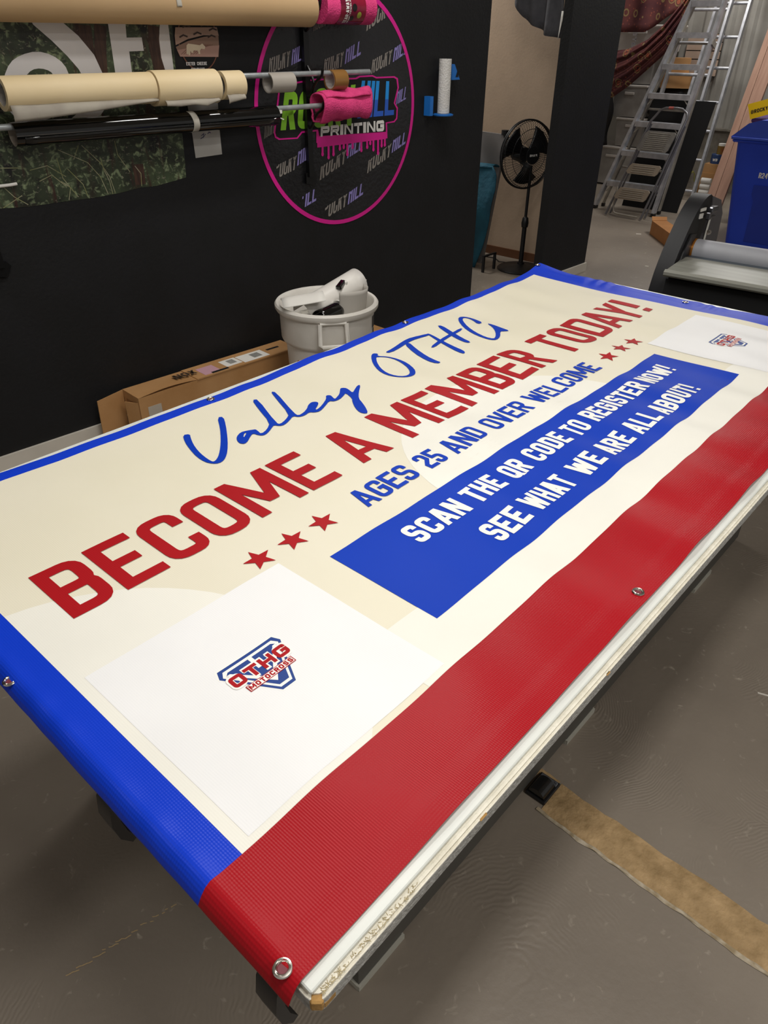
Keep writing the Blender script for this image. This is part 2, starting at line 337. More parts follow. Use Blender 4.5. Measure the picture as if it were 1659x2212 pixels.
# corrugated far wall on a concrete kerb
mb = MB()
prof = []
y = -2.0
while y < 3.6:
    prof += [(y,0),(y+.13,0),(y+.165,.03),(y+.22,.03)]; y += .255
prof = [(max(-2,min(3.6,a)),d) for a,d in prof]
V = [(10.15-d, a, z) for z in (.70,3.05) for a,d in prof]; n = len(prof)
mb.add(V, [(i,i+1,n+i+1,n+i) for i in range(n-1)]); struct('wall_back', mb, mat('white_metal_sheet','a9a69f',.45,col2='97948d',scale=3))
mb = MB(); mb.box((10.13,.8,.35),(.16,5.6,.70)); mb.box((10.11,.8,.70),(.2,5.6,.02)); struct('wall_kerb', mb, mat('concrete_kerb','8b857a',.8,col2='6e685e',scale=9))
mb = MB(); mb.box((11.3,5.2,1.525),(.1,3.6,3.05)); struct('wall_storage', mb, mat('storage_wall','8d887f',.7))
mb = MB(); mb.box((4.5,2,3.08),(17,12,.06)); struct('ceiling', mb, mat('ceiling_tile','d8d5cd',.9))

# ---------------------------------------------------------------- work table
t = thing('work_table', (1.18,.09,0), 'long white work table with chipped painted edges under the printed banner', 'table')
x0, x1, y0, y1 = -.076, 2.408, -.5395, .699
mb = MB(); mb.box(((x0+x1)/2,(y0+y1)/2,TZ-.0045),(x1-x0,y1-y0,.007),bev=.0015); lab(obj('cutting_mat', mb, mat('milky_plastic','d9dcd6',.28), t), 'milky white plastic cutting sheet on top')
ox0, ox1, oy0, oy1 = -.079, 2.418, -.5495, .706
def rrect(ax, ay, bx, by, r, n=5):
    P = []
    for cx, cy, a in ((bx-r,ay+r,-90),(bx-r,by-r,0),(ax+r,by-r,90),(ax+r,ay+r,180)):
        P += [(cx+r*math.cos(math.radians(a+90*i/n)), cy+r*math.sin(math.radians(a+90*i/n))) for i in range(n+1)]
    return P
def chipped():
    m = mat('chipped_white_paint', 'e4dfd0', .55, col2='d6d0be', scale=30, bump=.4, bscale=90); nt = m.node_tree; b = nt.nodes['Principled BSDF']
    tc = nt.nodes.new('ShaderNodeTexCoord'); n = nt.nodes.new('ShaderNodeTexNoise'); n.inputs['Scale'].default_value = 11; n.inputs['Detail'].default_value = 9; nt.links.new(tc.outputs['Object'], n.inputs['Vector'])
    r = nt.nodes.new('ShaderNodeValToRGB'); r.color_ramp.elements[0].position = .70; r.color_ramp.elements[1].position = .715; nt.links.new(n.outputs['Fac'], r.inputs[0])
    mx = nt.nodes.new('ShaderNodeMixRGB'); mx.inputs[2].default_value = lin('b08c52'); nt.links.new(r.outputs[0], mx.inputs[0]); nt.links.new(b.inputs['Base Color'].links[0].from_socket, mx.inputs[1]); nt.links.new(mx.outputs[0], b.inputs['Base Color']); return m
M_chip = chipped()
def step_board(layers, mats, name, lbl):
    mbx = MB()
    for (inset, za, zb, k) in layers: mbx.prism(rrect(ox0+inset,oy0+inset,ox1-inset,oy1-inset,.016), lambda a,b,d: (a,b,d), za, zb, k)
    return lab(obj(name, mbx, mats, t), lbl)
step_board([(0,TZ-.034,TZ-.0120,0),(.0035,TZ-.0120,TZ-.0085,0)], [M_chip], 'table_board', 'cream painted fibreboard edge, chipped at the near corner')
mb = MB(); mb.prism(rrect(ox0-.0004,oy0-.0004,ox1+.0004,oy1+.0004,.016), lambda a,b,d:(a,b,d), TZ-.0335, TZ-.0128); lab(obj('edge_face', mb, mat('grey_speckled_edge','b3b2ae',.7,col2='94938f',scale=120,bump=.5,bscale=200), t), 'grey speckled side of the board')
# brown chip low on the corner, crazed paint along the near part of the lip
M_bare = mat('bare_fibreboard','a9824a',.85,bump=.5)
for c_, d_, r_ in (((-.0715,-.5425,TZ-.0205),(.012,.014,.018),.75),((-.060,-.5480,TZ-.0265),(.018,.004,.012),0),((.205,-.5492,TZ-.0135),(.016,.004,.004),0),((.53,-.5492,TZ-.0135),(.012,.004,.003),0)):
    mb = MB(); mb.box(c_, d_, rz=r_, bev=.002); lab(obj('bare_chip', mb, M_bare, t), 'bare brown fibreboard where paint broke off')
mb = MB(); rg = random.Random(3)
for i in range(150):
    x = -.066+.15*rg.random()**1.3; y = -.5415-.006*rg.random(); mb.box((x,y,TZ-.0083+.0006*rg.random()), (.0012+.004*rg.random(),.0005,.0006), rz=rg.uniform(-1.5,1.5))
o = lab(obj('crazed_paint', mb, mat('crazed_paint','b7a985',.8,col2='9a8b66',scale=60), t), 'crazed flaking cream paint near the corner'); o['kind'] = 'stuff'
M_apron = mat('grey_cabinet_paint','504e49',.5)
mb = MB(); mb.box((1.30,.125,(.018+TZ-.034)/2),(2.16,.87,TZ-.034-.018)); lab(obj('cabinet_base', mb, M_apron, t), 'dark grey closed base set back under the overhanging top')
for lx0, lx1 in ((.22,.355),(1.06,1.21),(1.95,2.095)):
    for ly in (-.262, .51):
        mb = MB(); mb.box(((lx0+lx1)/2, ly, .0093),(lx1-lx0,.098,.0180)); lg = obj('foot', mb, mat('grey_foot_paint','6c6a64',.45), t)
        mb = MB()
        for dy in (-1,1): mb.box(((lx0+lx1)/2, ly+dy*.0515, .0085),(lx1-lx0+.008,.005,.017))
        for dx in (lx0-.0025,lx1+.0025): mb.box((dx,ly,.0085),(.005,.098,.017))
        obj('foot_trim', mb, mat('pale_trim','b3b1a6',.5), lg)

# ---------------------------------------------------------------- banner
def lerp(x, T):
    if x <= T[0][0]: return T[0][1]
    for (a,b),(c,d) in zip(T, T[1:]):
        if x <= c: return b+(d-b)*(x-a)/(c-a)
    return T[-1][1]
TOPW = [(-10,.4),(16,.3),(27,-.5),(38,-.7),(55,-.9),(68,-1.0),(81,-1.5),(97,-.1),(115,.0),(130,.8),(146,.7),(157,.6),(169,.5),(182,1.0),(203,2.0),(216,2.2),(228,2.8)]
def sstep(a, b, x): x = max(0,min(1,(x-a)/(b-a))); return x*x*(3-2*x)
def BP(X, Y, off=0.0):
    f = sstep(40, 62, Y)
    dy = lerp(X, TOPW)*f
    dx = .55*math.sin(Y*.35)*sstep(218,227,X)*.4
    amp = .0010+.0038*sstep(10,130,X)
    low = .55+.45*sstep(10,-40,Y)
    wv = math.sin(2*PI*(X+.28*Y)/23.5+.6)+.65*math.sin(2*PI*(X-.15*Y)/13.7+2.1)+.45*math.sin(2*PI*(X*.35+Y)/31+1)
    z = amp*low*(wv+2.15)*.62
    # dips and swells along the red stripe
    z += .0035*sstep(-22,-40,Y)*sstep(15,60,X)*(1+math.sin(2*PI*X/29+1.2))*.5
    z += .0045*math.exp(-((X+Y*.5+9)/7)**2)*sstep(-14,-36,Y)*sstep(-8,0,X)
    z += .0030*math.exp(-((X-Y*.3-62)/8)**2)*sstep(-28,-42,Y)+.0028*math.exp(-((X-Y*.5-52)/6)**2)*sstep(-30,-44,Y)
    # puckers along the hems
    hr = sstep(219.5,223.5,X)
    z += .0016*hr*(1+math.sin(2*PI*Y/5.9+math.sin(Y*.31)*2))*(.5+.5*math.sin(Y*.17+1))
    hl = sstep(-4.5,-8,X)
    z += .0010*hl*(1+math.sin(2*PI*Y/9.3+1.2*math.sin(Y*.23)))
    hb = sstep(-46.2,-47.2,Y)+sstep(62.9,63.6,Y)+sstep(223.6,224.4,X)+sstep(-5.9,-6.7,X)
    z += .0011*min(1,hb)
    # corner curling up at the far end, free edge sagging past the near end of the table
    z += .022*math.exp(-(((X-229)/9)**2+((Y-67)/9)**2))
    if X < -7.2: z -= .026*((-7.2-X)/2.3)**1.6; dx += .25*((-7.2-X)/2.1)**2
    z += .0012
    return ((X+dx)*S, (Y+dy)*S, TZ+z+off)
def axis(lo, hi, marks, st):
    P = sorted(set([lo,hi]+marks)); out = []
    for a, b in zip(P, P[1:]):
        n = max(1, round((b-a)/st)); out += [a+(b-a)*i/n for i in range(n)]
    return out+[hi]
XS = axis(-9.35,227.3,[-2.9,217.4,-7.2,-5.9,-6.7,223.6,224.4],.8); YS = axis(-50.3,65.5,[-36.0,62.3,-46.2,-47.2,62.9,63.6],.8)
mb = MB(); nx, ny = len(XS), len(YS)
mb.v = [BP(x,y) for x in XS for y in YS]
for i in range(nx-1):
    for j in range(ny-1):
        xc = (XS[i]+XS[i+1])/2; yc = (YS[j]+YS[j+1])/2
        k = 1 if yc < -36 else (0 if (xc < -2.9 or xc > 217.4 or yc > 62.3) else 2)
        mb.f.append((i*ny+j,(i+1)*ny+j,(i+1)*ny+j+1,i*ny+j+1)); mb.mi.append(k)
# rolled edge all round gives the hem its thickness
edge = [(i,0) for i in range(nx)]+[(nx-1,j) for j in range(1,ny)]+[(i,ny-1) for i in range(nx-2,-1,-1)]+[(0,j) for j in range(ny-2,0,-1)]
o0 = len(mb.v)
for i, j in edge:
    p = mb.v[i*ny+j]; mb.v.append((p[0], p[1], p[2]-.0012))
for q in range(len(edge)):
    a = edge[q]; b = edge[(q+1)%len(edge)]; yc = (YS[a[1]]+YS[b[1]])/2
    mb.f.append((a[0]*ny+a[1], o0+q, o0+(q+1)%len(edge), b[0]*ny+b[1])); mb.mi.append(1 if yc < -36 else 0)
banner = thing('vinyl_banner', (1.13,.08,TZ), 'large red, white and blue printed vinyl membership banner lying on the table', 'banner')
lab(obj('banner_sheet', mb, [M_blue, M_red, M_cream], banner, smooth=60, recalc=False), 'cream field with blue hems and a wide red stripe')
def bprint(name, mbx, m, lb, par=banner): return lab(obj(name, mbx, m, par, smooth=60, recalc=False), lb)
def disc(cx, cy, r, x0_, x1_, y0_, y1_, n=64):
    P = []
    for i in range(n):
        a = 2*PI*i/n; P.append((min(x1_,max(x0_,cx+r*math.cos(a))), min(y1_,max(y0_,cy+r*math.sin(a)))))
    Q = [P[0]]
    for p in P[1:]:
        if abs(p[0]-Q[-1][0])+abs(p[1]-Q[-1][1]) > 1e-4: Q.append(p)
    return Q
o_ = lambda off: (lambda x, y: BP(x, y, off))
mb = MB(); fill(mb, disc(-10,-14,36.5,-2.9,60,-36,60), o_(.0003), 1.0); fill(mb, disc(107.5,-12,36.3,30,217,-36,60), o_(.00034), 1.0)
lay(mb, rect(30,-36,217.4,-24), o_(.00038), 1.0); bprint('pale_ground', mb, M_white, 'paler white rounded shapes printed on the cream field')
pads = []
for px_ in (-1.1, 177.7):
    mb = MB(); lay(mb, rect(px_,-34.9,px_+35.8,.9), o_(.0007), .8); pads.append(bprint('white_panel', mb, M_pad, 'plain white square printed panel' + (' near the left hem' if px_ < 0 else ' near the right hem')))
mb = MB(); lay(mb, rect(41.9,-27.9,171.1,-4.3), o_(.0008), .8); box_ = bprint('blue_panel', mb, M_blueink, 'long blue rectangle behind the white call to scan')
LO = .0014
def line(words_, y0_, h, t_, m, nm, lb):
    for tx, a, b in words_:
        mbx = MB()
        for i_, g_ in enumerate(word(tx, a, b, y0_, h, t_)): lay(mbx, [g_], o_(LO+i_*6e-6), .8)
        bprint(nm, mbx, m, lb+tx)
line([('BECOME',4.1,63.0),('A',69.3,79.0),('MEMBER',85.3,147.8),('TODAY!',154.3,208.9)], 13.4, 14.9, 2.35, M_redink, 'headline_lettering', 'red capitals reading ')
line([('AGES',57.9,74.1),('25',77.4,83.6),('AND',86.3,98.1),('OVER',101.4,117.4),('WELCOME',119.9,151.5)], 1.45, 6.2, 1.0, M_blueink, 'ages_lettering', 'blue capitals reading ')
line([('SCAN',55.4,70.9),('THE',73.2,83.2),('QR',86.0,92.4),('CODE',95.1,109.1),('TO',111.6,117.7),('REGISTER',120.2,147.5),('NOW!',149.8,164.1)], -13.85, 5.75, 1.15, M_whiteink, 'scan_lettering', 'white capitals reading ')
line([('SEE',65.4,76.0),('WHAT',78.2,92.7),('WE',96.5,105.4),('ARE',108.2,118.9),('ALL',121.6,133.1),('ABOUT!',135.4,155.0)], -24.1, 5.8, 1.15, M_whiteink, 'about_lettering', 'white capitals reading ')
SCRIPT = {'V': [(51.41,52.9),(52.78,52.08),(51.78,50.24),(50.41,47.24),(49.27,43.74),(48.64,40.59),(48.45,38.09),(48.69,37.4),(49.78,37.84),(51.35,39.16),(53.51,41.49),(55.92,44.52),(58.91,48.88),(62.04,54.41),(63.19,53.54),(60.88,49.37),(57.63,44.32),(54.97,40.7),(52.51,37.91),(50.48,36.34),(49.07,36.1),(48.05,36.76),(47.31,38.59),(47.48,41.69),(48.44,45.56),(49.75,49.57)], 'ALLEY': [(63.56,42.55),(62.11,43.26),(60.66,43.56),(58.87,42.56),(57.99,41.46),(57.39,39.68),(58.03,38.65),(59.13,39.0),(61.18,40.48),(62.34,41.06),(62.61,39.76),(63.02,38.82),(64.05,38.63),(65.71,39.36),(67.51,40.44),(68.42,40.95),(69.05,39.56),(70.22,39.26),(72.38,40.05),(74.61,41.3),(75.17,39.86),(76.7,39.5),(78.76,40.07),(79.35,39.07),(80.7,38.46),(83.05,39.27),(86.02,40.68),(86.52,39.54),(88.41,39.4),(91.08,40.6),(92.6,41.56),(91.07,37.75),(89.5,36.23),(87.35,33.18),(86.39,30.9),(86.68,29.45),(87.53,29.1),(89.32,31.54),(90.91,34.21),(92.16,36.57),(95.11,39.38),(98.74,42.12),(98.04,42.66),(95.7,41.38),(93.8,40.26),(94.85,42.84),(94.87,44.11),(93.88,44.74),(92.65,43.61),(90.78,41.95),(88.89,40.9),(87.53,40.35),(88.45,42.4),(88.54,43.03),(87.66,43.67),(86.39,42.08),(83.35,40.4),(80.8,39.58),(80.79,40.17),(82.35,40.99),(83.66,42.03),(83.58,43.11),(82.57,43.71),(80.94,43.01),(79.71,41.91),(77.59,40.87),(75.58,40.52),(75.86,42.27),(80.82,55.61),(80.14,56.98),(78.85,53.78),(74.73,42.75),(72.24,41.11),(69.65,40.24),(69.54,41.34),(75.08,55.49),(73.89,56.48),(72.13,52.03),(68.69,42.7),(65.93,40.42),(63.44,39.53),(63.91,41.31),(64.08,42.34)], 'AHOLE': [(61.61,42.53),(61.0,42.52),(59.9,41.45),(59.81,41.13),(60.78,41.75)], 'O': [(117.79,53.18),(116.82,54.5),(114.66,53.25),(111.21,49.35),(108.82,45.28),(107.95,41.72),(108.64,38.7),(110.16,36.44),(111.84,35.64),(113.74,36.12),(116.22,38.64),(118.41,42.99),(118.85,46.65),(118.12,49.83),(116.17,52.2)], 'Oi': [(115.65,51.91),(117.69,49.45),(117.89,46.29),(116.52,42.31),(114.59,39.08),(112.32,37.02),(110.45,37.13),(109.16,39.15),(109.02,42.22),(110.29,45.67),(112.67,49.15),(114.61,51.21)], 'Tbar': [(119.99,52.56),(120.81,51.24),(127.88,51.51),(134.92,52.5),(139.83,52.05),(140.57,52.4),(139.73,53.46),(134.71,54.31),(127.65,53.28),(122.53,52.76)], 'Tstem': [(128.07,52.07),(129.86,51.83),(127.56,47.38),(125.72,42.1),(125.07,37.9),(125.1,36.49),(123.74,36.85),(123.49,40.29),(125.14,46.31)], 'H1': [(140.38,53.58),(140.53,52.11),(138.01,45.26),(136.74,40.52),(136.18,37.1),(135.11,35.63),(134.05,35.75),(134.61,39.82),(136.98,46.37),(139.4,51.7)], 'H2': [(147.67,55.39),(148.86,54.3),(146.57,48.95),(144.23,43.33),(143.2,39.41),(141.73,40.06),(142.32,43.79),(144.6,49.4)], 'Hbar': [(131.04,45.13),(132.09,44.31),(137.5,45.82),(143.89,46.9),(150.78,47.81),(150.49,48.97),(144.96,48.21),(138.24,47.36)], 'G': [(156.88,46.78),(159.5,46.78),(160.86,50.14),(161.21,53.41),(160.1,55.14),(158.03,54.97),(155.12,52.69),(151.77,48.45),(149.67,43.99),(148.89,39.63),(149.11,36.53),(150.28,35.27),(152.81,35.76),(156.02,38.03),(157.02,37.3),(158.76,36.28),(159.38,40.32),(160.2,43.76),(159.93,45.62),(157.75,42.07),(154.61,38.71),(151.84,36.8),(150.35,36.47),(149.86,38.92),(150.93,43.47),(153.06,47.92),(156.44,52.16),(159.01,53.92),(160.21,53.19),(159.52,50.67)]}
mb = MB()
for k_ in ('V','ALLEY','Tbar','Tstem','H1','H2','Hbar','G'):
    fill(mb, smoothpoly(SCRIPT[k_]) if k_ != 'ALLEY' else smoothpoly(SCRIPT[k_]), o_(LO+.00004*len(k_)), 1.0, holes=[SCRIPT['AHOLE']] if k_ == 'ALLEY' else ())
fill(mb, smoothpoly(SCRIPT['O']), o_(LO), 1.0, holes=[smoothpoly(SCRIPT['Oi'])])
bprint('script_lettering', mb, M_blueink, 'blue handwritten script reading Valley OTHG')
def star(cx, cy, R): return [(cx+(R if i%2==0 else R*.42)*math.sin(PI*i/5), cy+(R if i%2==0 else R*.42)*math.cos(PI*i/5)) for i in range(10)]
for cx, cy in ((33.2,4.2),(40.8,4.1),(48.4,4.2),(160.4,4.5),(168.6,4.8),(176.4,4.7)):
    mb = MB(); fill(mb, star(cx,cy,2.95), o_(LO), 1.0); bprint('star', mb, M_redink, 'small red five-pointed star')
# club emblem in the middle of each white panel
for px_, par in ((16.85,pads[0]),(195.6,pads[1])):
    def E(off): return lambda x, y: BP(px_+x, -16.85+y, off)
    sh = lambda e: [(-4.7-e,4.45+e),(4.7+e,4.45+e),(5.3+e,3.3+e*.2),(1.6+e*.3,-4.1-e),(-.6-e*.3,-4.1-e),(-5.3-e,3.3+e*.2)]
    mb = MB(); fill(mb, sh(.55), E(.00085), 1, 0); fill(mb, sh(.30), E(.0010), 1, 1); fill(mb, sh(-.25), E(.00115), 1, 0); fill(mb, sh(-.75), E(.0013), 1, 1)
    lay(mb, rect(-.35,1.2,.35,4.0), E(.00145), 1, 0)
    fill(mb, [(-4.6,3.2),(-3.9,3.2),(0,-1.6),(3.9,3.2),(4.6,3.2),(0,-2.6)], E(.0016), 1, 0)
    lay(mb, word('OTHG',-5.15,5.25,.15,2.5,.95), E(.00175), 1, 0)
    lay(mb, word('OTHG',-5.35,5.45,-.05,2.9,1.25), E(.00168), 1, 0)
    lay(mb, word('OTHG',-5.05,5.15,.28,2.25,.62), E(.0019), 1, 2)
    lay(mb, rect(-4.0,-1.62,4.3,-.35), E(.0018), 1, 2); lay(mb, rect(-3.85,-1.5,4.15,-.47), E(.0019), 1, 0)
    lay(mb, word('MOTOCROSS',-3.75,4.05,-1.42,.86,.24,gap=.22), E(.0020), 1, 2)
    bprint('emblem', mb, [M_whiteink, M_navy, M_redink], 'navy and white shield emblem with red letters OTHG and MOTOCROSS', par)
# grommets
def grommet(X, Y):
    p = Vector(BP(X, Y, .0006)); d = (Vector(BP(X+.6,Y))-Vector(BP(X-.6,Y))).normalized(); e = (Vector(BP(X,Y+.6))-Vector(BP(X,Y-.6))).normalized(); nrm = (d.cross(e).normalized()+Vector((0,0,25))).normalized(); e = nrm.cross(d).normalized(); d = e.cross(nrm)
    M = Matrix((d, e, nrm)).transposed().to_4x4(); M.translation = p
    mbx = MB(); mbx.lathe([(.0104,0),(.0106,.0012),(.0098,.0023),(.0084,.0025),(.0078,.0017),(.0072,.0019),(.0064,.0023),(.0056,.0013),(.0053,-.0004)], (0,0,0), 32, 0, M)
    mbx.lathe([(.0053,.0003),(.0001,.0003)], (0,0,0), 20, 1, M)
    obj('grommet', mbx, [M_steel, mat('grommet_hole','6b2430' if Y < -36 else '24306b',.5)], banner, smooth=40)
for X, Y in ((-7.75,-48.2),(68.3,-48.4),(143.6,-48.4),(219.5,-48.2),(-8.3,8.6),(-7.9,63.6),(67.3,64.3),(143.2,64.2),(224.9,65.0),(224.6,8.9)): grommet(X, Y)

# clamps hooked under the near end of the table
for i, y in enumerate((-.482,-.155)):
    mb = MB(); pr = [(-.062,-.020),(-.078,-.030),(-.090,-.052),(-.094,-.085),(-.088,-.118),(-.074,-.140),(-.066,-.136),(-.076,-.112),(-.081,-.085),(-.077,-.060),(-.068,-.046),(-.050,-.040)]
    mb.prism(pr, lambda a,b,d: (a, y+d, TZ+b), -.017, .017); c = obj('table_clamp', mb, M_blk, smooth=35)
    mb = MB(); mb.box((-.045,y,TZ-.05),(.03,.02,.04),bev=.004)
    cc = obj('jaw', mb, M_blk, c)
    tag(c, 'black clamp handle hanging below the red corner of the banner' if i == 0 else 'black clamp handle hanging below the blue edge of the banner', 'clamp', 'clamps under the near end of the table')

# ---------------------------------------------------------------- floor outlet box and scraps
t = thing('floor_outlet_box', (.885,-.34,0), 'black metal outlet box with curved lid at the end of the bare board strip', 'outlet box')
mb = MB(); mb.box((.887,-.342,.006),(.080,.058,.011),bev=.002); obj('frame', mb, M_blk, t)
mb = MB(); prf = [(.024*math.cos(a), .010+.024*math.sin(a)) for a in [PI*i/12 for i in range(13)]]
mb.prism(prf, lambda a,b,d: (d, -.341+a, b), .852, .905); obj('curved_lid', mb, mat('black_enamel','0c0c0e',.16,coat=.5), t, smooth=40)
mb = MB(); mb.box((.915,-.342,.013),(.014,.05,.006),bev=.002); mb.box((.917,-.362,.017),(.006,.006,.003)); obj('latch_plate', mb, mat('grey_enamel','55565a',.25), t)
M_scrap = mat('scrap_paper','cfc9be',.7)
scr = [(1.62,-.66,.03,.006),(2.02,-.78,.012,.008),(2.18,-.70,.05,.006),(1.5,-.72,.012,.01),(1.28,-.83,.02,.008),(.845,-.405,.012,.012),(6.1,1.1,.05,.02),(6.4,1.5,.03,.03),(6.9,1.9,.04,.02),(7.1,2.35,.05,.03),(6.0,1.75,.03,.02),(5.7,1.3,.06,.03),(8.0,1.9,.05,.03),(7.5,2.0,.03,.02),(6.5,1.0,.04,.02),(.42,.66,.012,.006)]
for x, y, a, b in scr:
    mb = MB(); mb.box((x,y,.0012),(a,b,.0015),rz=random.uniform(0,3)); tag(obj('paper_scrap', mb, M_scrap), 'tiny pale paper scrap lying on the grey floor', 'scrap', 'paper scraps on the floor')

# ---------------------------------------------------------------- things on the black wall
DATA = {
'letter_curve': [(1.244,1.691),(1.251,1.673),(1.309,1.623),(1.358,1.573),(1.392,1.531),(1.407,1.499),(1.411,1.446),(1.373,1.393),(1.32,1.361),(1.412,1.36),(1.447,1.367),(1.481,1.399),(1.497,1.443),(1.491,1.508),(1.467,1.577),(1.417,1.639),(1.373,1.675),(1.35,1.692)],
'letter_ring_o': [(1.099,1.509),(1.134,1.556),(1.18,1.579),(1.242,1.591),(1.298,1.579),(1.34,1.548),(1.351,1.506),(1.341,1.448),(1.297,1.396),(1.226,1.362),(1.151,1.359),(1.113,1.371),(1.083,1.412),(1.079,1.458)],
'letter_ring_i': [(1.179,1.51),(1.209,1.532),(1.245,1.536),(1.279,1.526),(1.29,1.508),(1.278,1.461),(1.246,1.42),(1.205,1.401),(1.176,1.407),(1.153,1.434),(1.158,1.475)],
'letter_stem': [(1.548,1.695),(1.624,1.697),(1.618,1.634),(1.685,1.635),(1.686,1.589),(1.62,1.587),(1.615,1.438),(1.542,1.441)],
'letter_bow': [(1.781,1.699),(1.763,1.629),(1.762,1.564),(1.772,1.519),(1.783,1.432),(1.814,1.431),(1.813,1.518),(1.815,1.676),(1.816,1.7)],
'poster': [(0.848,1.067),(0.966,1.072),(1.087,1.065),(1.216,1.067),(1.352,1.066),(1.468,1.071),(1.574,1.082),(1.65,1.08),(1.732,1.09),(1.806,1.099),(1.812,1.186),(1.815,1.274),(1.818,1.431),(1.834,1.679),(1.841,1.764),(1.843,1.816),(1.059,1.785)],
'twigs': [[(1.005,1.213),(1.075,1.207)],[(1.33,1.267),(1.299,1.218)],[(1.243,1.257),(1.355,1.201),(1.398,1.143),(1.418,1.074)],[(1.343,1.266),(1.409,1.196),(1.439,1.139),(1.451,1.076)],[(1.23,1.229),(1.238,1.154),(1.261,1.116),(1.286,1.077)],[(1.265,1.186),(1.317,1.122),(1.327,1.078)],[(1.228,1.143),(1.261,1.116),(1.244,1.07)],[(0.99,1.157),(1.03,1.107),(1.076,1.073)],[(0.978,1.073),(1.061,1.109)],[(1.489,1.272),(1.492,1.219),(1.535,1.148)],[(1.562,1.17),(1.585,1.137),(1.579,1.087)],[(1.413,1.214),(1.418,1.172),(1.435,1.121),(1.439,1.071)],[(1.114,1.195),(1.186,1.205),(1.252,1.158)],[(1.141,1.152),(1.196,1.17),(1.243,1.124)]],
'trunks': [[(1.451,1.674),(1.447,1.603),(1.453,1.541),(1.45,1.498)],[(1.515,1.675),(1.496,1.587),(1.485,1.508)],[(1.746,1.675),(1.736,1.602),(1.746,1.519)],[(1.577,1.175),(1.576,1.094)]],
'cow': [(1.889,1.607),(1.898,1.614),(1.936,1.61),(1.955,1.608),(1.968,1.614),(1.982,1.602),(1.977,1.593),(1.961,1.595),(1.952,1.587),(1.953,1.576),(1.945,1.576),(1.942,1.588),(1.921,1.589),(1.917,1.58),(1.91,1.58),(1.905,1.588),(1.901,1.572),(1.895,1.571),(1.892,1.579),(1.888,1.574),(1.884,1.577)],
'hill_a': [(1.837,1.602),(1.9,1.623),(1.98,1.638),(2.056,1.645),(2.054,1.601),(2.045,1.564),(1.852,1.568)],
'hill_b': [(1.847,1.671),(2.052,1.673),(2.058,1.642),(1.98,1.644),(1.901,1.63),(1.838,1.608),(1.839,1.641)],
'field': [(1.841,1.591),(1.943,1.602),(2.055,1.607),(2.044,1.564),(1.852,1.567)],
'blob': [(2.321,1.247),(2.326,1.226),(2.349,1.214),(2.468,1.211),(2.5,1.235),(2.593,1.236),(2.59,1.183),(3.11,1.168),(3.105,1.242),(3.164,1.244),(3.186,1.26),(3.19,1.314),(3.168,1.337),(3.195,1.411),(3.186,1.455),(3.159,1.465),(3.023,1.465),(2.994,1.474),(2.898,1.473),(2.871,1.465),(2.586,1.467),(2.37,1.447),(2.355,1.385)],
'blob_in': [(2.33,1.248),(2.335,1.231),(2.355,1.221),(2.463,1.218),(2.495,1.243),(2.604,1.244),(2.612,1.213),(3.097,1.202),(3.094,1.248),(3.158,1.252),(3.176,1.265),(3.179,1.31),(3.156,1.338),(3.183,1.411),(3.174,1.45),(3.153,1.458),(3.02,1.458),(2.992,1.467),(2.902,1.466),(2.876,1.458),(2.585,1.46),(2.379,1.441),(2.365,1.385)],
'bar': [(2.596,1.207),(3.103,1.199),(3.103,1.168),(3.079,1.166),(2.594,1.161)],
'drips': [[(2.633,1.192),(2.629,1.128)],[(2.673,1.191),(2.67,1.11)],[(2.708,1.19),(2.705,1.122)],[(2.752,1.188),(2.751,1.145)],[(2.806,1.187),(2.804,1.114)],[(2.844,1.185),(2.844,1.145)],[(2.909,1.183),(2.908,1.125)],[(2.952,1.182),(2.952,1.137)],[(3.0,1.181),(3.0,1.121)],[(3.036,1.18),(3.036,1.1)],[(3.064,1.179),(3.064,1.136)],[(3.089,1.178),(3.089,1.138)],[(2.78,1.187),(2.779,1.15)],[(2.976,1.181),(2.976,1.154)]],
'words': [('ROCKY',2.314,1.493,2.438,1.522),('HILL',2.453,1.526,2.537,1.552),('ROCKY',2.653,1.485,2.78,1.516),('HILL',2.798,1.525,2.907,1.565),('ROCKY',2.983,1.478,3.128,1.523),('HILL',3.146,1.529,3.251,1.571),('ROCKY',2.95,1.666,3.119,1.738),('HILL',3.175,1.329,3.251,1.353),('ROCKY',2.259,1.224,2.323,1.247),('ROCKY',2.308,1.037,2.442,1.072),('HILL',2.456,1.087,2.565,1.126),('ROCKY',2.603,1.003,2.784,1.07),('HILL',2.802,1.091,2.913,1.128),('ROCKY',2.951,1.003,3.13,1.075),('HILL',3.145,1.09,3.254,1.13),('HILL',2.458,0.874,2.57,0.907),('ROCKY',2.618,0.801,2.784,0.852),('HILL',2.801,0.858,2.916,0.898),('ROCKY',2.598,1.663,2.678,1.686)],
'greentext': [(2.362,1.255),(2.866,1.248),(2.401,1.416),(2.87,1.435)],
'bluetext': [(2.878,1.279),(3.157,1.281),(2.915,1.451),(3.16,1.441)],
'printtext': [(2.618,1.21),(3.081,1.206),(2.623,1.256),(3.08,1.26)],
'exeter1': [(1.894,1.544),(2.001,1.544),(1.896,1.554),(2.003,1.553)],
'exeter2': [(1.912,1.529),(1.985,1.526),(1.913,1.539),(1.987,1.538)],
}
wo = lambda off: (lambda x, z: WP(x, z, off))
t = thing('forest_mural', WP(1.3,1.3), 'forest photograph mural with huge white letter shapes on the black wall', 'mural')
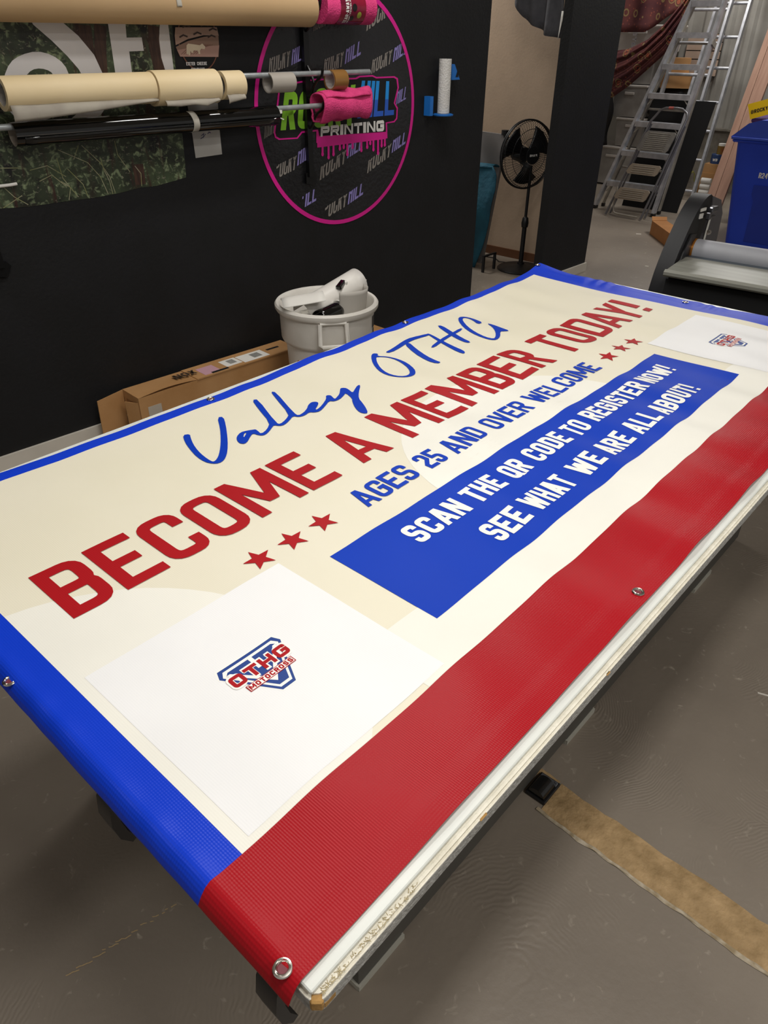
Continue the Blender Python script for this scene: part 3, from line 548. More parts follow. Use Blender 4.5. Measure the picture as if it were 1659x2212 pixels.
def forest():
    m = mat('forest_print', '20241a', .45, col2='47553a', scale=7, detail=12, fac=(.35,.7)); nt = m.node_tree; b = nt.nodes['Principled BSDF']; tc = nt.nodes.new('ShaderNodeTexCoord')
    last = b.inputs['Base Color'].links[0].from_socket
    for sc, lo, hi, col, st in ((38,.54,.70,'8b9a74',(1,1,1)),(9,.56,.66,'3a2019',(2.2,2.2,.35)),(16,.60,.70,'0b0b09',(1,1,.8)),(60,.62,.72,'8f8a78',(1,1,2.2)),(5,.60,.72,'2a1a15',(1,1,1))):
        mp = nt.nodes.new('ShaderNodeMapping'); mp.inputs['Scale'].default_value = st; mp.inputs['Location'].default_value = (sc,0,sc*.3); nt.links.new(tc.outputs['Object'], mp.inputs[0])
        n = nt.nodes.new('ShaderNodeTexNoise'); n.inputs['Scale'].default_value = sc; n.inputs['Detail'].default_value = 10; n.inputs['Distortion'].default_value = .8; nt.links.new(mp.outputs[0], n.inputs['Vector'])
        r = nt.nodes.new('ShaderNodeValToRGB'); r.color_ramp.elements[0].position = lo; r.color_ramp.elements[1].position = hi; nt.links.new(n.outputs['Fac'], r.inputs[0])
        mx = nt.nodes.new('ShaderNodeMixRGB'); mx.inputs[2].default_value = lin(col); nt.links.new(r.outputs[0], mx.inputs[0]); nt.links.new(last, mx.inputs[1]); last = mx.outputs[0]
    nt.links.new(last, b.inputs['Base Color']); return m
mb = MB(); fill(mb, DATA['poster'], wo(.002), 3); obj('printed_sheet', mb, forest(), t, recalc=False)
mb = MB(); W1 = mat('print_white','d6d3d3',.5)
fill(mb, DATA['letter_curve'], wo(.003), 3)
fill(mb, smoothpoly(DATA['letter_ring_o']), wo(.0032), 3, holes=[smoothpoly(DATA['letter_ring_i'])]); fill(mb, DATA['letter_stem'], wo(.003), 3); fill(mb, DATA['letter_bow'], wo(.003), 3)
lab(obj('white_letters', mb, W1, t, recalc=False), 'huge white curved letter shapes cut off by the frame')
for tw in DATA['twigs']: lab(obj('printed_twig', lay(MB(), strip(tw, .0028), wo(.0028), 2), mat('print_twig','a9a48c',.5,col2='85884f',scale=20), t, recalc=False), 'pale bare twig printed low in the forest')
for tw in DATA['trunks']: lab(obj('printed_trunk', lay(MB(), strip(tw, .05), wo(.0025), 2), mat('print_trunk','33211a',.5,col2='4b3226',scale=30,stretch=(3,3,.5)), t, recalc=False), 'reddish brown tree trunk in the print')

t = thing('oval_wall_sticker', WP(1.95,1.61), 'brown oval cheese company sticker with a standing cow on the black wall', 'sticker')
cx, cz = 1.952, 1.625
ell = lambda a, b: [(cx+a*math.cos(2*PI*i/56), cz+b*math.sin(2*PI*i/56)) for i in range(56)]
mb = MB(); fill(mb, ell(.103,.118), wo(.002), 3); obj('black_ground', mb, M_blkmatte, t, recalc=False)
mb = MB(); fill(mb, ell(.100,.114), wo(.0028), 3, holes=[ell(.095,.109)]); obj('brown_ring', mb, mat('brown_ink','6d4433',.5), t, recalc=False)
mb = MB(); ft = mat('tan_ink','a98c7c',.5); fill(mb, DATA['hill_b'], wo(.003), 3, 0); fill(mb, DATA['hill_a'], wo(.0034), 3, 1); fill(mb, DATA['field'], wo(.0038), 3, 2)
for i in range(7): lay(mb, strip([(1.858+i*.012,1.575),(1.90+i*.012,1.60),(1.95+i*.012,1.61)], .0022), wo(.0041), 2, 3)
for i, (a, b) in enumerate(((1.88,1.64),(1.95,1.65),(2.02,1.64),(1.90,1.675),(1.99,1.68),(2.03,1.665),(1.93,1.695))): lay(mb, strip([(a-.02,b-.004),(a,b+.004),(a+.02,b-.002)], .006), wo(.0043), 2, 4)
obj('hill_scene', mb, [ft, mat('tan_ink_dark','8d7060',.5), mat('pink_ink','b08c80',.5), mat('line_ink','7f5a4c',.5), mat('dark_scene_ink','3a2a22',.5)], t, recalc=False)
mb = MB(); fill(mb, DATA['cow'], wo(.005), 3); lab(obj('cow', mb, mat('cow_ink','d8c9b0',.5), t, recalc=False), 'cream cow standing on the field')
mb = MB(); a0 = .001
for tx, (xa, za), (xb, _) in (('EXETER',(1.877,1.5345),(1.921,0)),('CHEESE',(1.931,1.5345),(1.981,0)),('COMPANY',(1.899,1.513),(1.967,0))): lay(mb, word(tx, xa, xb, za, .0125, .0026), wo(.0045), 2)
lab(obj('cheese_lettering', mb, mat('print_white','d6d3d3',.5), t, recalc=False), 'small white capitals reading EXETER CHEESE COMPANY')

M_note = mat('note_paper','b9b6b0',.7)
t = thing('taped_note', WP(1.93,1.22), 'white square paper note with a pen scribble below the oval sticker', 'note')
mb = MB(); mb.prism([(1.865,1.288),(2.012,1.280),(2.012,1.178),(1.868,1.174)], lambda a,b,d: WP(a,b,d), .002, .003); obj('sheet', mb, M_note, t)
mb = MB()
for s_ in ([(1.91,1.262),(1.925,1.27),(1.92,1.255),(1.935,1.268)],[(1.905,1.25),(1.918,1.256)],[(1.945,1.268),(1.955,1.274),(1.962,1.27)]): lay(mb, strip(s_, .003), wo(.0038), 2)
lab(obj('scribble', mb, mat('pen_ink','3a3a66',.6), t, recalc=False), 'dark blue pen scribble')
mb = MB(); mb.prism([(1.855,1.44),(2.02,1.45),(2.016,1.352),(1.862,1.345)], lambda a,b,d: WP(a,b,d), .002, .003)
tag(obj('taped_note', mb, mat('note_grey','8f8d8a',.6)), 'grey paper note behind the masking rolls, above the white scribbled one', 'note')

# round shop sticker
t = thing('round_wall_sticker', WP(2.77,1.32), 'huge round black print shop sticker with a magenta rim on the wall', 'sticker')
sx, sz, sr = 2.769, 1.318, .553
cir = lambda r, n=96: [(sx+r*math.cos(2*PI*i/n), sz+r*math.sin(2*PI*i/n)) for i in range(n)]
mb = MB(); fill(mb, cir(sr), wo(.0015), 3); obj('black_disc', mb, mat('sticker_black','1a1a1c',.28,col2='232225',scale=3,bump=.25,bscale=50), t, recalc=False)
mb = MB(); fill(mb, cir(sr), wo(.0028), 3, holes=[cir(sr-.021)]); M_mag = mat('magenta_ink','d81b8e',.45); obj('magenta_rim', mb, M_mag, t, recalc=False)
for wd, ax, az, bx, bz in DATA['words']:
    A = Vector((ax,az)); B = Vector((bx,bz)); L = (B-A).length; e = (B-A).normalized(); nn = Vector((-e.y,e.x)); hh = .060
    def fn(x, y): p = A+e*(x+.22*y)+Vector((0,1))*y; return WP(p.x, p.y, .0032) if (p-Vector((sx,sz))).length < sr-.024 else WP(*(Vector((sx,sz))+(p-Vector((sx,sz))).normalized()*(sr-.024)), .0032)
    q = [tuple(Vector((p.x, min(p.y,hh))) for p in g) for g in word(wd, 0, L*1.02, 0, hh*1.7, .020) if min(p.y for p in g) < hh*.97]; q = [g for g in q if (A+e*g[0].x+Vector((0,g[0].y))-Vector((sx,sz))).length < sr-.03]
    lab(obj('pattern_word', lay(MB(), q, fn, .05), mat('pattern_grey','86807a',.5) if wd == 'ROCKY' else mat('pattern_violet','8a80bd',.5), t, recalc=False), 'slanted grey pattern word ROCKY' if wd == 'ROCKY' else 'slanted violet pattern word HILL')
mb = MB(); fill(mb, DATA['blob'], wo(.0040), 3); fill(mb, DATA['bar'], wo(.0042), 3)
for (ax,az),(bx,bz) in DATA['drips']:
    lay(mb, strip([(ax,az+.012),(bx,bz)], .014), wo(.0043), 3); fill(mb, [(bx+.009*math.cos(2*PI*i/12), bz+.011*math.sin(2*PI*i/12)) for i in range(12)], wo(.0044), 3)
lab(obj('magenta_drips', mb, M_mag, t, recalc=False), 'magenta outline with paint drips')
mb = MB(); fill(mb, DATA['blob_in'], wo(.0050), 3); obj('logo_ground', mb, M_blkmatte, t, recalc=False)
def quadtext(tx, Q, off, t_, h=1.0, ya=0, yb=1):
    (bl, br, tl, tr) = [Vector(q) for q in Q]
    def fn(x, y):
        p = (bl*(1-x)+br*x)*(1-y)+(tl*(1-x)+tr*x)*y; return WP(p.x, p.y, off)
    L = (br-bl).length; H = (tl-bl).length
    q = [tuple(Vector((p.x/L, p.y/H)) for p in g) for g in word(tx, 0, L, 0, H, t_, gap=.12)]
    if ya > 0 or yb < 1: q = [tuple(Vector((p.x, min(yb,max(ya,p.y)))) for p in g) for g in q]
    return q, fn
mb = MB(); q, fn = quadtext('ROCKY', DATA['greentext'], .0060, .038); lay(mb, q, fn, .3); lab(obj('green_lettering', mb, mat('lime_ink','86c232',.45), t, recalc=False), 'lime green slanted capitals reading ROCKY')
mb = MB(); q, fn = quadtext('HILL', DATA['bluetext'], .0060, .040, ya=.48); lay(mb, q, fn, .3, 0); q, fn = quadtext('HILL', DATA['bluetext'], .0060, .040, yb=.48); lay(mb, q, fn, .3, 1)
lab(obj('blue_lettering', mb, [mat('sky_ink','1f8fe0',.45), mat('royal_ink','2b5cc0',.45)], t, recalc=False), 'two-tone blue slanted capitals reading HILL')
mb = MB(); q, fn = quadtext('PRINTING', DATA['printtext'], .0062, .0135); lay(mb, q, fn, .3); lab(obj('white_lettering', mb, mat('ink_white','e2e0dc',.45), t, recalc=False), 'white capitals reading PRINTING')

# roll rack on the wall
M_rack = mat('black_rack_steel','0b0b0c',.35)
rack = thing('tube_rack', WP(2.52,1.2), 'black steel wall rack holding three rows of tubes with rolls', 'rack')
for ux, zl in ((2.53,1.03),(.90,.86)):
    mb = MB(); mb.prism([(ux-.016,zl),(ux+.016,zl),(ux+.016,2.25),(ux-.016,2.25)], lambda a,b,d: WP(a,b,d), .008, .03)
    mb.prism([(ux-.03,zl+.02),(ux+.03,zl+.02),(ux+.045,zl),(ux+.02,zl-.04),(ux-.03,zl-.03)], lambda a,b,d: WP(a,b,d), .008, .02); obj('upright', mb, M_rack, rack)
    for rz_ in (1.765,1.493,1.358):
        mb = MB(); mb.tube([WP(ux,rz_-.10,.03),WP(ux,rz_-.09,.05),WP(ux,rz_-.055,.07),WP(ux,rz_-.03,.095),WP(ux,rz_-.018,.12),WP(ux,rz_-.005,.135),WP(ux,rz_+.02,.142)], .007, 8)
        mb.tube([WP(ux,rz_+.03,.03),WP(ux,rz_+.0,.055),WP(ux,rz_-.045,.075)], .006, 8); obj('hook', mb, M_rack, rack, smooth=40)
for rz_, xa, xb in ((1.765,.5,2.80),(1.493,.5,2.868),(1.358,.5,2.80)):
    mb = MB(); mb.pipe(WP(xa,rz_,.11), WP(xb,rz_+.002,.11), .0115, .009, 16); obj('tube', mb, M_zinc, rack, smooth=40)
def roll(name, xa, xb, zc, ro, ri, m, lb, cat, grp=None, core=None, off=.11):
    t_ = thing(name, WP((xa+xb)/2, zc, off), lb, cat, grp)
    mb = MB(); mb.pipe(WP(xa,zc,off), WP(xb,zc,off), ro, ri+.004, 40); obj('wound_roll', mb, m, t_, smooth=40)
    mb = MB(); mb.pipe(WP(xa+.002,zc,off), WP(xb-.002,zc,off), ri+.004, ri, 28); obj('core', mb, core or M_core, t_, smooth=40); return t_
M_mask = mat('transfer_paper','e6d2aa',.6,col2='e0ca9e',scale=3); M_tail = mat('thin_tape_paper','a39c8e',.6,col2='948c80',scale=12)
def tail(t_, xa, xb, z0_, drops, m=M_tail, off=.11, r=.052):
    n = len(drops)
    def fn(u, v):
        x = xa+(xb-xa)*u; i = min(n-2, int(u*(n-1))); f = u*(n-1)-i; dr = drops[i]*(1-f)+drops[i+1]*f
        return WP(x, z0_-dr*v, off+r-.006+.012*math.sin(v*2.2)-.004*math.sin(u*9))
    mb = MB(); mb.sheet(fn, 24, 6); lab(obj('loose_tail', mb, m, t_, smooth=60, thick=.0008), 'loose translucent strip hanging down')
r1 = roll('paper_roll', 1.035, 1.632, 1.464, .056, .036, M_mask, 'long cream transfer paper roll, leftmost on the middle tube', 'roll', 'cream rolls on the middle tube'); tail(r1, 1.04, 1.63, 1.43, [.052,.045,.034,.022,.010])
r2 = roll('paper_roll', 1.636, 1.938, 1.461, .064, .036, M_mask, 'fat cream transfer paper roll, second on the middle tube', 'roll', 'cream rolls on the middle tube'); tail(r2, 1.66, 1.92, 1.42, [.02,.024,.02,.028,.010], r=.058)
r3 = roll('paper_roll', 1.965, 2.072, 1.462, .055, .036, M_mask, 'short cream transfer paper roll, third on the middle tube', 'roll', 'cream rolls on the middle tube'); tail(r3, 1.968, 2.06, 1.43, [.035,.025,.02])
roll('tape_core_roll', 2.225, 2.362, 1.464, .041, .034, mat('clear_tape_core','a39c92',.5), 'nearly empty pale tape core on the middle tube', 'roll')
roll('packing_tape', 2.600, 2.688, 1.465, .044, .033, mat('brown_tape','8a6334',.25), 'brown packing tape roll near the right end of the middle tube', 'tape')
kr = roll('kraft_paper_roll', .62, 2.488, 1.748, .070, .030, mat('kraft_paper','b3946b',.7,col2='bb9c73',scale=2), 'wide brown kraft paper roll on the top tube', 'roll')
mb = MB(); mb.tube([WP(1.6,1.782,.172),WP(2.0,1.786,.170),WP(2.486,1.784,.171)], .0012, 6); obj('paper_edge', mb, mat('kraft_edge','5b452c',.7), kr)
mb = MB(); mb.sheet(lambda u, v: WP(1.755+.022*u+.004*v, 1.748+.0715*math.sin(.75-.9*v), .11+.0715*math.cos(.75-.9*v)), 3, 12); lab(obj('tape_tab', mb, mat('masking_tab','b5b0a4',.6), kr, smooth=60, thick=.0006), 'pale masking tape tab')
bk = roll('black_vinyl_roll', 1.040, 2.255, 1.333, .041, .036, M_blkgloss, 'glossy black vinyl roll on the lowest tube', 'roll', core=mat('vinyl_core','8d8276',.7))
mb = MB(); mb.sheet(lambda u, v: WP(1.775+.03*u+.014*math.sin(v*2), 1.333+.0425*math.sin(1.3-2.4*v), .11+.0425*math.cos(1.3-2.4*v)), 3, 16); lab(obj('tape_tab', mb, mat('masking_tab','b5b0a4',.6), bk, smooth=60, thick=.0006), 'pale torn masking tape tab')
mb = MB(); mb.sheet(lambda u, v: WP(1.07+1.18*u, 1.333-.0415*math.sin(.2+1.1*v), .11+.0415*math.cos(.2+1.1*v)+.002*v), 20, 6); obj('vinyl_flap', mb, M_blkgloss, bk, smooth=60, thick=.0006)
mb = MB(); mb.box(WP(2.27,1.347,.125),(.03,.004,.014)); mb.box(WP(2.275,1.322,.12),(.05,.002,.004),ry=.35); lab(obj('core_label', mb, M_paper, bk), 'white paper label strip at the tube end')
# shop towels
M_pink = mat('pink_towel','e0407f',.85,col2='d23575',scale=30,bump=.5,bscale=150)
t = thing('towel_roll', WP(2.70,1.75,.11), 'wrapped pink shop towel roll with dark red label on the top tube', 'towel roll')
mb = MB(); mb.pipe(WP(2.545,1.757,.11), WP(2.86,1.757,.11), .066, .016, 36); obj('towel_body', mb, M_pink, t, smooth=40)
mb = MB(); mb.sheet(lambda u, v: WP(2.625+.16*u, 1.757+.068*math.sin(1.2-2.9*v), .11+.068*math.cos(1.2-2.9*v)), 8, 22, 0)
TL = lambda off: (lambda a, b: WP(2.625+a, 1.757+(.068+off)*math.sin(b/.068), .11+(.068+off)*math.cos(b/.068)))
obj('label', mb, mat('towel_label','6a1630',.18,col2='8e1c34',scale=10), t, smooth=60)
mb = MB()
def vtext(tx, a, b0, b1, h, tt):
    q = word(tx, 0, b1-b0, 0, h, tt); return [tuple(Vector((a+h-p.y, b0+p.x)) for p in g) for g in q]
lay(mb, vtext('TEAR-AWAY', .030, -.072, .03, .020, .004), TL(.001), .01); lay(mb, vtext('SHOP TOWELS'.replace(' ','-'), .055, -.07, .03, .008, .0018), TL(.001), .01)
lab(obj('towel_lettering', mb, mat('ink_white','e2e0dc',.45), t, recalc=False), 'white label capitals reading TEAR-AWAY')
mb = MB()
for (a, b, r_, k) in ((.085,.0,.015,0),(.118,-.03,.014,1),(.075,-.045,.012,0)): fill(mb, [(a+r_*math.cos(2*PI*i/16), b+r_*math.sin(2*PI*i/16)) for i in range(16)], TL(.0012), .01, k)
obj('label_badges', mb, [mat('badge_black','1a1416',.3), mat('badge_green','8f9a3a',.4)], t, recalc=False)
t = thing('pink_towel', WP(2.68,1.35,.11), 'bright pink cloth towel draped over the end of the lowest tube', 'towel')
def tw(u, v):
    x = 2.515+.325*u; ang = -1.3+ (2*PI*.86)*v; r_ = .058+.006*math.sin(3*ang+u*4)+.004*math.sin(u*14)+(.012 if v > .92 else 0)
    return WP(x+.012*math.sin(ang)*u, 1.352+.006*u+r_*math.sin(ang)*1.12, .11+r_*math.cos(ang)*.9)
mb = MB(); mb.sheet(tw, 30, 48); obj('cloth', mb, M_pink, t, smooth=70, thick=.005)
mb = MB(); mb.sheet(lambda u, v: WP(2.53+.30*u, 1.352+.066*math.sin(1.9-1.2*v)+.004*math.sin(u*9), .11+.064*math.cos(1.9-1.2*v)+.003), 20, 10); obj('folded_edge', mb, M_pink, t, smooth=70, thick=.006)

# paper towel holder
M_bl3 = mat('blue_printed_plastic','1f6fc4',.4)
t = thing('paper_towel_holder', WP(3.52,1.26), 'blue plastic wall holder with an upright white paper roll', 'holder')
mb = MB(); mb.prism([(3.488,1.275),(3.552,1.275),(3.552,1.30),(3.488,1.30)], lambda a,b,d: WP(a,b,d), .012, .10)
P0 = WP(3.515,1.262,.055)
mb = MB(); mb.lathe([(.0,0),(.058,0),(.060,.006),(.052,.010),(.0,.010)], P0, 28); obj('base_dish', mb, M_bl3, t, smooth=40)
mb = MB(); mb.prism([(3.405,1.265),(3.432,1.265),(3.432,1.362),(3.405,1.362)], lambda a,b,d: WP(a,b,d), .004, .05); obj('side_bracket', mb, M_bl3, t)
mb = MB(); mb.prism([(3.578,1.515),(3.603,1.515),(3.655,1.438),(3.585,1.438)], lambda a,b,d: WP(a,b,d), .004, .05); obj('upper_clip', mb, M_bl3, t)
mb = MB(); mb.prism([(3.615,1.452),(3.640,1.452),(3.628,1.482)], lambda a,b,d: WP(a,b,d), .0505, .052); obj('clip_window', mb, M_black_wall, t)
mb = MB(); a_ = Vector(P0)+Vector((0,0,.012)); mb.pipe(a_, a_+Vector((0,0,.268)), .035, .018, 28); r_ = obj('paper_roll_upright', mb, mat('paper_towel','d5d3cf',.8,bump=.5,bscale=120), smooth=40)
tag(r_, 'white paper towel roll standing upright in the blue holder', 'paper roll')
# small white peg at the left edge
mb = MB(); mb.tube([WP(.93,1.152,.01),WP(1.02,1.154,.02),WP(1.045,1.156,.022)], .006, 10); tag(obj('white_peg', mb, M_paper, smooth=40), 'short white peg in front of the mural at the left edge', 'peg')

# ---------------------------------------------------------------- waste can
M_can = mat('cloudy_plastic','efebe3',.4,col2='dcd7ce',scale=6,detail=6)
cx, cy = 2.145, 1.725
can = thing('waste_can', (cx,cy,0), 'round cloudy white waste can against the black wall', 'bin')
mb = MB(); mb.lathe([(.0,0),(.185,0),(.190,.01),(.205,.36),(.207,.385),(.222,.395),(.228,.41),(.231,.535),(.245,.54),(.252,.552),(.252,.566),(.245,.575),(.232,.574),(.226,.565),(.222,.41),(.198,.37),(.183,.02),(.0,.02)], (cx,cy,0), 56); obj('body', mb, M_can, can, smooth=35)
for ha in (-2.22, .92):
    d = Vector((math.cos(ha),math.sin(ha),0)); e = Vector((-d.y,d.x,0)); c0 = Vector((cx,cy,0))+d*.236
    mb = MB(); P = [c0+e*-.062+Vector((0,0,.535)), c0+e*-.066+d*.022+Vector((0,0,.43)), c0+e*.066+d*.022+Vector((0,0,.43)), c0+e*.062+Vector((0,0,.535))]
    mb.tube([P[0],P[0]*.1+P[1]*.9,P[1]*.92+P[2]*.08,P[1]*.08+P[2]*.92,P[3]*.1+P[2]*.9,P[3]], .011, 8); mb.tube([P[0]+Vector((0,0,0)),P[3]], .008, 6); obj('handle', mb, M_can, can, smooth=40)
ang = -1.12
mb = MB(); mb.sheet(lambda u, v: (cx+.2315*math.cos(ang+.17*u), cy+.2315*math.sin(ang+.17*u), .515-.055*v*(1 if v < .5 or True else 0)), 5, 3); mb.sheet(lambda u, v: (cx+.2312*math.cos(ang+.06+.09*u), cy+.2312*math.sin(ang+.06+.09*u), .455-.03*v), 4, 2)
lab(obj('black_stamp', mb, mat('stamp_black','2a2827',.5), can, recalc=False), 'black printed stamp under the rim')
def curl(name, c, ax, up, R, L, a0, a1, m, lb, cat, grp=None, taper=0, nseg=24):
    ax = Vector(ax).normalized(); up = Vector(up); e1 = (up-ax*up.dot(ax)).normalized(); e2 = ax.cross(e1); c = Vector(c)
    mbx = MB(); mbx.sheet(lambda u, v: c+ax*(L*(v-.5))+(e1*math.cos(a0+(a1-a0)*u)+e2*math.sin(a0+(a1-a0)*u))*(R*(1+taper*v)), nseg, 6)
    return tag(obj(name, mbx, m, smooth=60, thick=.0012), lb, cat, grp)
M_wv = mat('white_vinyl_scrap','e9e5de',.4)
cg = 'vinyl offcuts in the waste can'
curl('vinyl_offcut', (2.20,1.75,.568), (.88,-.04,.21), (0,0,1), .066, .38, -1.5, 2.0, M_wv, 'big white rolled vinyl sheet leaning across the waste can', 'offcut', cg)
curl('vinyl_offcut', (2.225,1.70,.565), (.06,.05,.98), (.35,-.93,0), .115, .12, -1.25, 1.0, mat('grey_back_vinyl','bdb8b0',.5), 'curved grey-backed vinyl sheet standing at the right of the can', 'offcut', cg, taper=.12)
curl('vinyl_offcut', (2.075,1.640,.540), (.86,.10,.05), (0,0,1), .040, .15, -3.0, 3.0, M_blkgloss, 'short black vinyl tube with white lining at the front of the can', 'offcut', cg)
mb = MB(); mb.pipe((2.148,1.649,.5445),(2.160,1.6505,.545),.0425,.0385,28); tag(obj('paper_tube_end', mb, M_paper, smooth=40), 'white lining showing at the end of the black vinyl tube', 'tube end')
curl('vinyl_offcut', (2.0,1.72,.53), (.7,-.5,.1), (0,0,1), .10, .20, -.7, .7, M_paper, 'crumpled pale sheet at the left inside the can', 'offcut', cg)
curl('vinyl_offcut', (2.305,1.72,.60), (.3,.2,.9), (.9,.2,0), .09, .10, -.5, .55, M_wv, 'small white pointed sheet behind the curved one', 'offcut', cg)
mb = MB(); mb.box((2.23,1.71,.632),(.07,.03,.025),rz=.4,ry=-.2,bev=.006); mb.box((2.26,1.715,.636),(.03,.03,.02),rz=.9,bev=.005,k=1); tag(obj('plastic_bits', mb, [M_blkgloss, M_paper]), 'black and white plastic bits on top of the white rolled sheet', 'rubbish')
mb = MB()
mb.lathe([(.0001,.0),(.19,.0)], (cx,cy,.48), 32); tag(obj('rubbish_layer', mb, mat('mixed_rubbish','8e8a82',.6,col2='b8b4aa',scale=25,fac=(.45,.55))), 'jumble of pale rubbish filling the waste can', 'rubbish', kind='stuff')

# orange plastic beside the can
def orng(u, v):
    a = u*.13; return (1.905+.05*u+.012*math.sin(9*v), 1.70-.10*u+.008*math.sin(7*v+4*u), .05+.30*v*(1-.25*abs(u-.35))+.008*math.sin(u*17))
mb = MB(); mb.sheet(orng, 16, 16); tag(obj('orange_bag', mb, mat('orange_red_plastic','b13a1c',.45,col2='8f2c14',scale=20,bump=.6,bscale=30), smooth=60, thick=.002), 'crumpled orange-red plastic bag between the long box and the can', 'bag')

# long cardboard box
def wb(x, z, off): return WP(x, z, off)
t = thing('long_cardboard_box', WP(1.75,0,.13), 'long flat cardboard box with shipping labels beside the baseboard', 'box')
bx0, bx1, bz = 1.285, 2.235, .225; o0_, o1_ = .045, .195
mb = MB(); mb.prism([(bx0,0.002),(bx1,.002),(bx1,bz),(bx0,bz)], lambda a,b,d: WP(a,b,d), o0_, o1_); obj('carton_body', mb, M_card, t)
mb = MB(); mb.prism([(bx0+.32,bz+.0005),(bx1,bz+.0005),(bx1,bz+.006),(bx0+.32,bz+.006)], lambda a,b,d: WP(a,b,d), o0_+.004, o1_+.003)
mb.sheet(lambda u,v: WP(bx0+.33*u, bz+.001+.012*math.sin(u*PI)*v, o0_+(o1_-o0_)*v), 10, 6); obj('top_flap', mb, M_card, t, thick=.002)
mb = MB(); mb.sheet(lambda u,v: WP(bx0-.14*u-.01*v, .225-.01*u-.19*v*(1-.15*u), .045+.02*u+.01*v), 6, 6); mb.sheet(lambda u,v: WP(bx0-.035*u, .02+.18*v, o1_-.01-.06*u), 4, 4); obj('end_flap', mb, M_card, t, thick=.004)
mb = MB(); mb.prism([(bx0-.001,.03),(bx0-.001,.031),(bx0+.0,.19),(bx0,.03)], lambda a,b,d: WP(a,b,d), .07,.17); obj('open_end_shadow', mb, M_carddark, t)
def toplabel(xa, xb, oa, ob, zz, name, m, k=None):
    mbx = MB(); mbx.prism([(xa,zz),(xb,zz),(xb,zz+.0006),(xa,zz+.0006)], lambda a,b,d: WP(a,b,d), oa, ob); return obj(name, mbx, m, t)
zt = bz+.0068
toplabel(1.80,1.895,.085,.17,zt,'shipping_label',M_paper); toplabel(1.90,2.06,.09,.185,zt+.0004,'shipping_label',M_paper); toplabel(1.66,1.755,.09,.185,zt,'pink_label',mat('pink_label','c79aa6',.7))
mbx = MB()
for i in range(7): mbx.prism([(1.835+i*.006,zt+.0012),(1.838+i*.006,zt+.0012),(1.838+i*.006,zt+.0015),(1.835+i*.006,zt+.0015)], lambda a,b,d: WP(a,b,d), .10, .15)
for i in range(9): mbx.prism([(1.975+i*.006,zt+.0016),(1.978+i*.006,zt+.0016),(1.978+i*.006,zt+.002),(1.975+i*.006,zt+.002)], lambda a,b,d: WP(a,b,d), .11, .165)
lab(obj('bar_marks', mbx, mat('label_ink','5a5a58',.6), t), 'dark bar marks on the labels')
mbx = MB(); TF = lambda x, y: WP(x, zt+.0010, y)
q = word('NOX', 0,.12,0,.05,.012); lay(mbx, [tuple(Vector((1.52+p.x*1.0, .10+ (.05-p.y))) for p in g) for g in q], lambda a,b: WP(a,bz+.016,b), .05)
lab(obj('box_lettering', mbx, mat('box_ink','3a2a1c',.7), t, recalc=False), 'dark printed capitals on the top')
mb = MB(); mb.prism([(1.70,zt+.0008),(1.80,zt+.0008),(1.80,zt+.001),(1.70,zt+.001)], lambda a,b,d: WP(a,b,d), .172, .19); mb.prism([(2.085,zt+.0008),(2.165,zt+.0008),(2.165,zt+.001),(2.085,zt+.001)], lambda a,b,d: WP(a,b,d), .11, .128); obj('hand_hole', mb, M_blkmatte, t)
mb = MB(); mb.prism([(1.325,.10),(1.395,.10),(1.395,.17),(1.325,.17)], lambda a,b,d: WP(a,b,d), o1_, o1_+.001); obj('side_label', mb, mat('old_label','b6ada0',.7), t)
# carton behind the can
t = thing('low_cardboard_box', WP(2.62,0,.15), 'plain low cardboard box behind the right of the waste can', 'box')
mb = MB(); mb.prism([(2.40,.002),(2.87,.002),(2.87,.19),(2.40,.19)], lambda a,b,d: WP(a,b,d), .03, .30); obj('carton_body', mb, M_card, t)
mb = MB(); mb.prism([(2.405,.1905),(2.865,.1905),(2.865,.194),(2.405,.194)], lambda a,b,d: WP(a,b,d), .032, .16); mb.prism([(2.405,.1905),(2.865,.1905),(2.865,.194),(2.405,.194)], lambda a,b,d: WP(a,b,d), .163, .298); obj('top_flap', mb, M_card, t)

# ---------------------------------------------------------------- passage: fan, cloth, teal cover
fx, fy = 5.165, 2.50
t = thing('pedestal_fan', (fx,fy,0), 'black pedestal fan standing in the passage beside the tan wall', 'fan')
mb = MB(); mb.lathe([(.0001,0),(.19,0),(.195,.008),(.18,.02),(.06,.032),(.03,.045),(.03,.06),(.0001,.06)], (fx,fy,0), 40); obj('base', mb, M_blk, t, smooth=35)
mb = MB(); mb.tube([(fx,fy,.04),(fx,fy,.36)], .019, 16); mb.tube([(fx,fy,.34),(fx,fy,.80)], .012, 14); obj('pole', mb, M_blk, t, smooth=40)
mb = MB(); mb.lathe([(.012,0),(.026,.01),(.030,.04),(.024,.08),(.013,.09)], (fx,fy,.33), 20); obj('collar', mb, M_blk, t, smooth=40)
N = Vector((-.36,-.93,.04)).normalized(); Hc = Vector((5.15,2.535,.875)); Rr = .243
e1 = N.cross(Vector((0,0,1))).normalized(); e2 = e1.cross(N).normalized(); P_ = lambda a, r, d: Hc+(e1*math.cos(a)+e2*math.sin(a))*r+N*d
mb = MB()
for r_, d_ in ((Rr,.0),(Rr,-.02),(Rr*.97,.03),(Rr*.75,.055),(Rr*.5,.065)): mb.tube([P_(2*PI*i/48,r_,d_) for i in range(48)], .006 if r_ == Rr else .0022, 6, closed=True)
for i in range(96):
    a = 2*PI*i/64; mb.tube([P_(a,Rr*.24,.07),P_(a+.06,Rr*.6,.063),P_(a+.1,Rr*.92,.04),P_(a+.1,Rr,0)], .0013, 4)
obj('front_grille', mb, M_blk, t, smooth=40)
mb = MB()
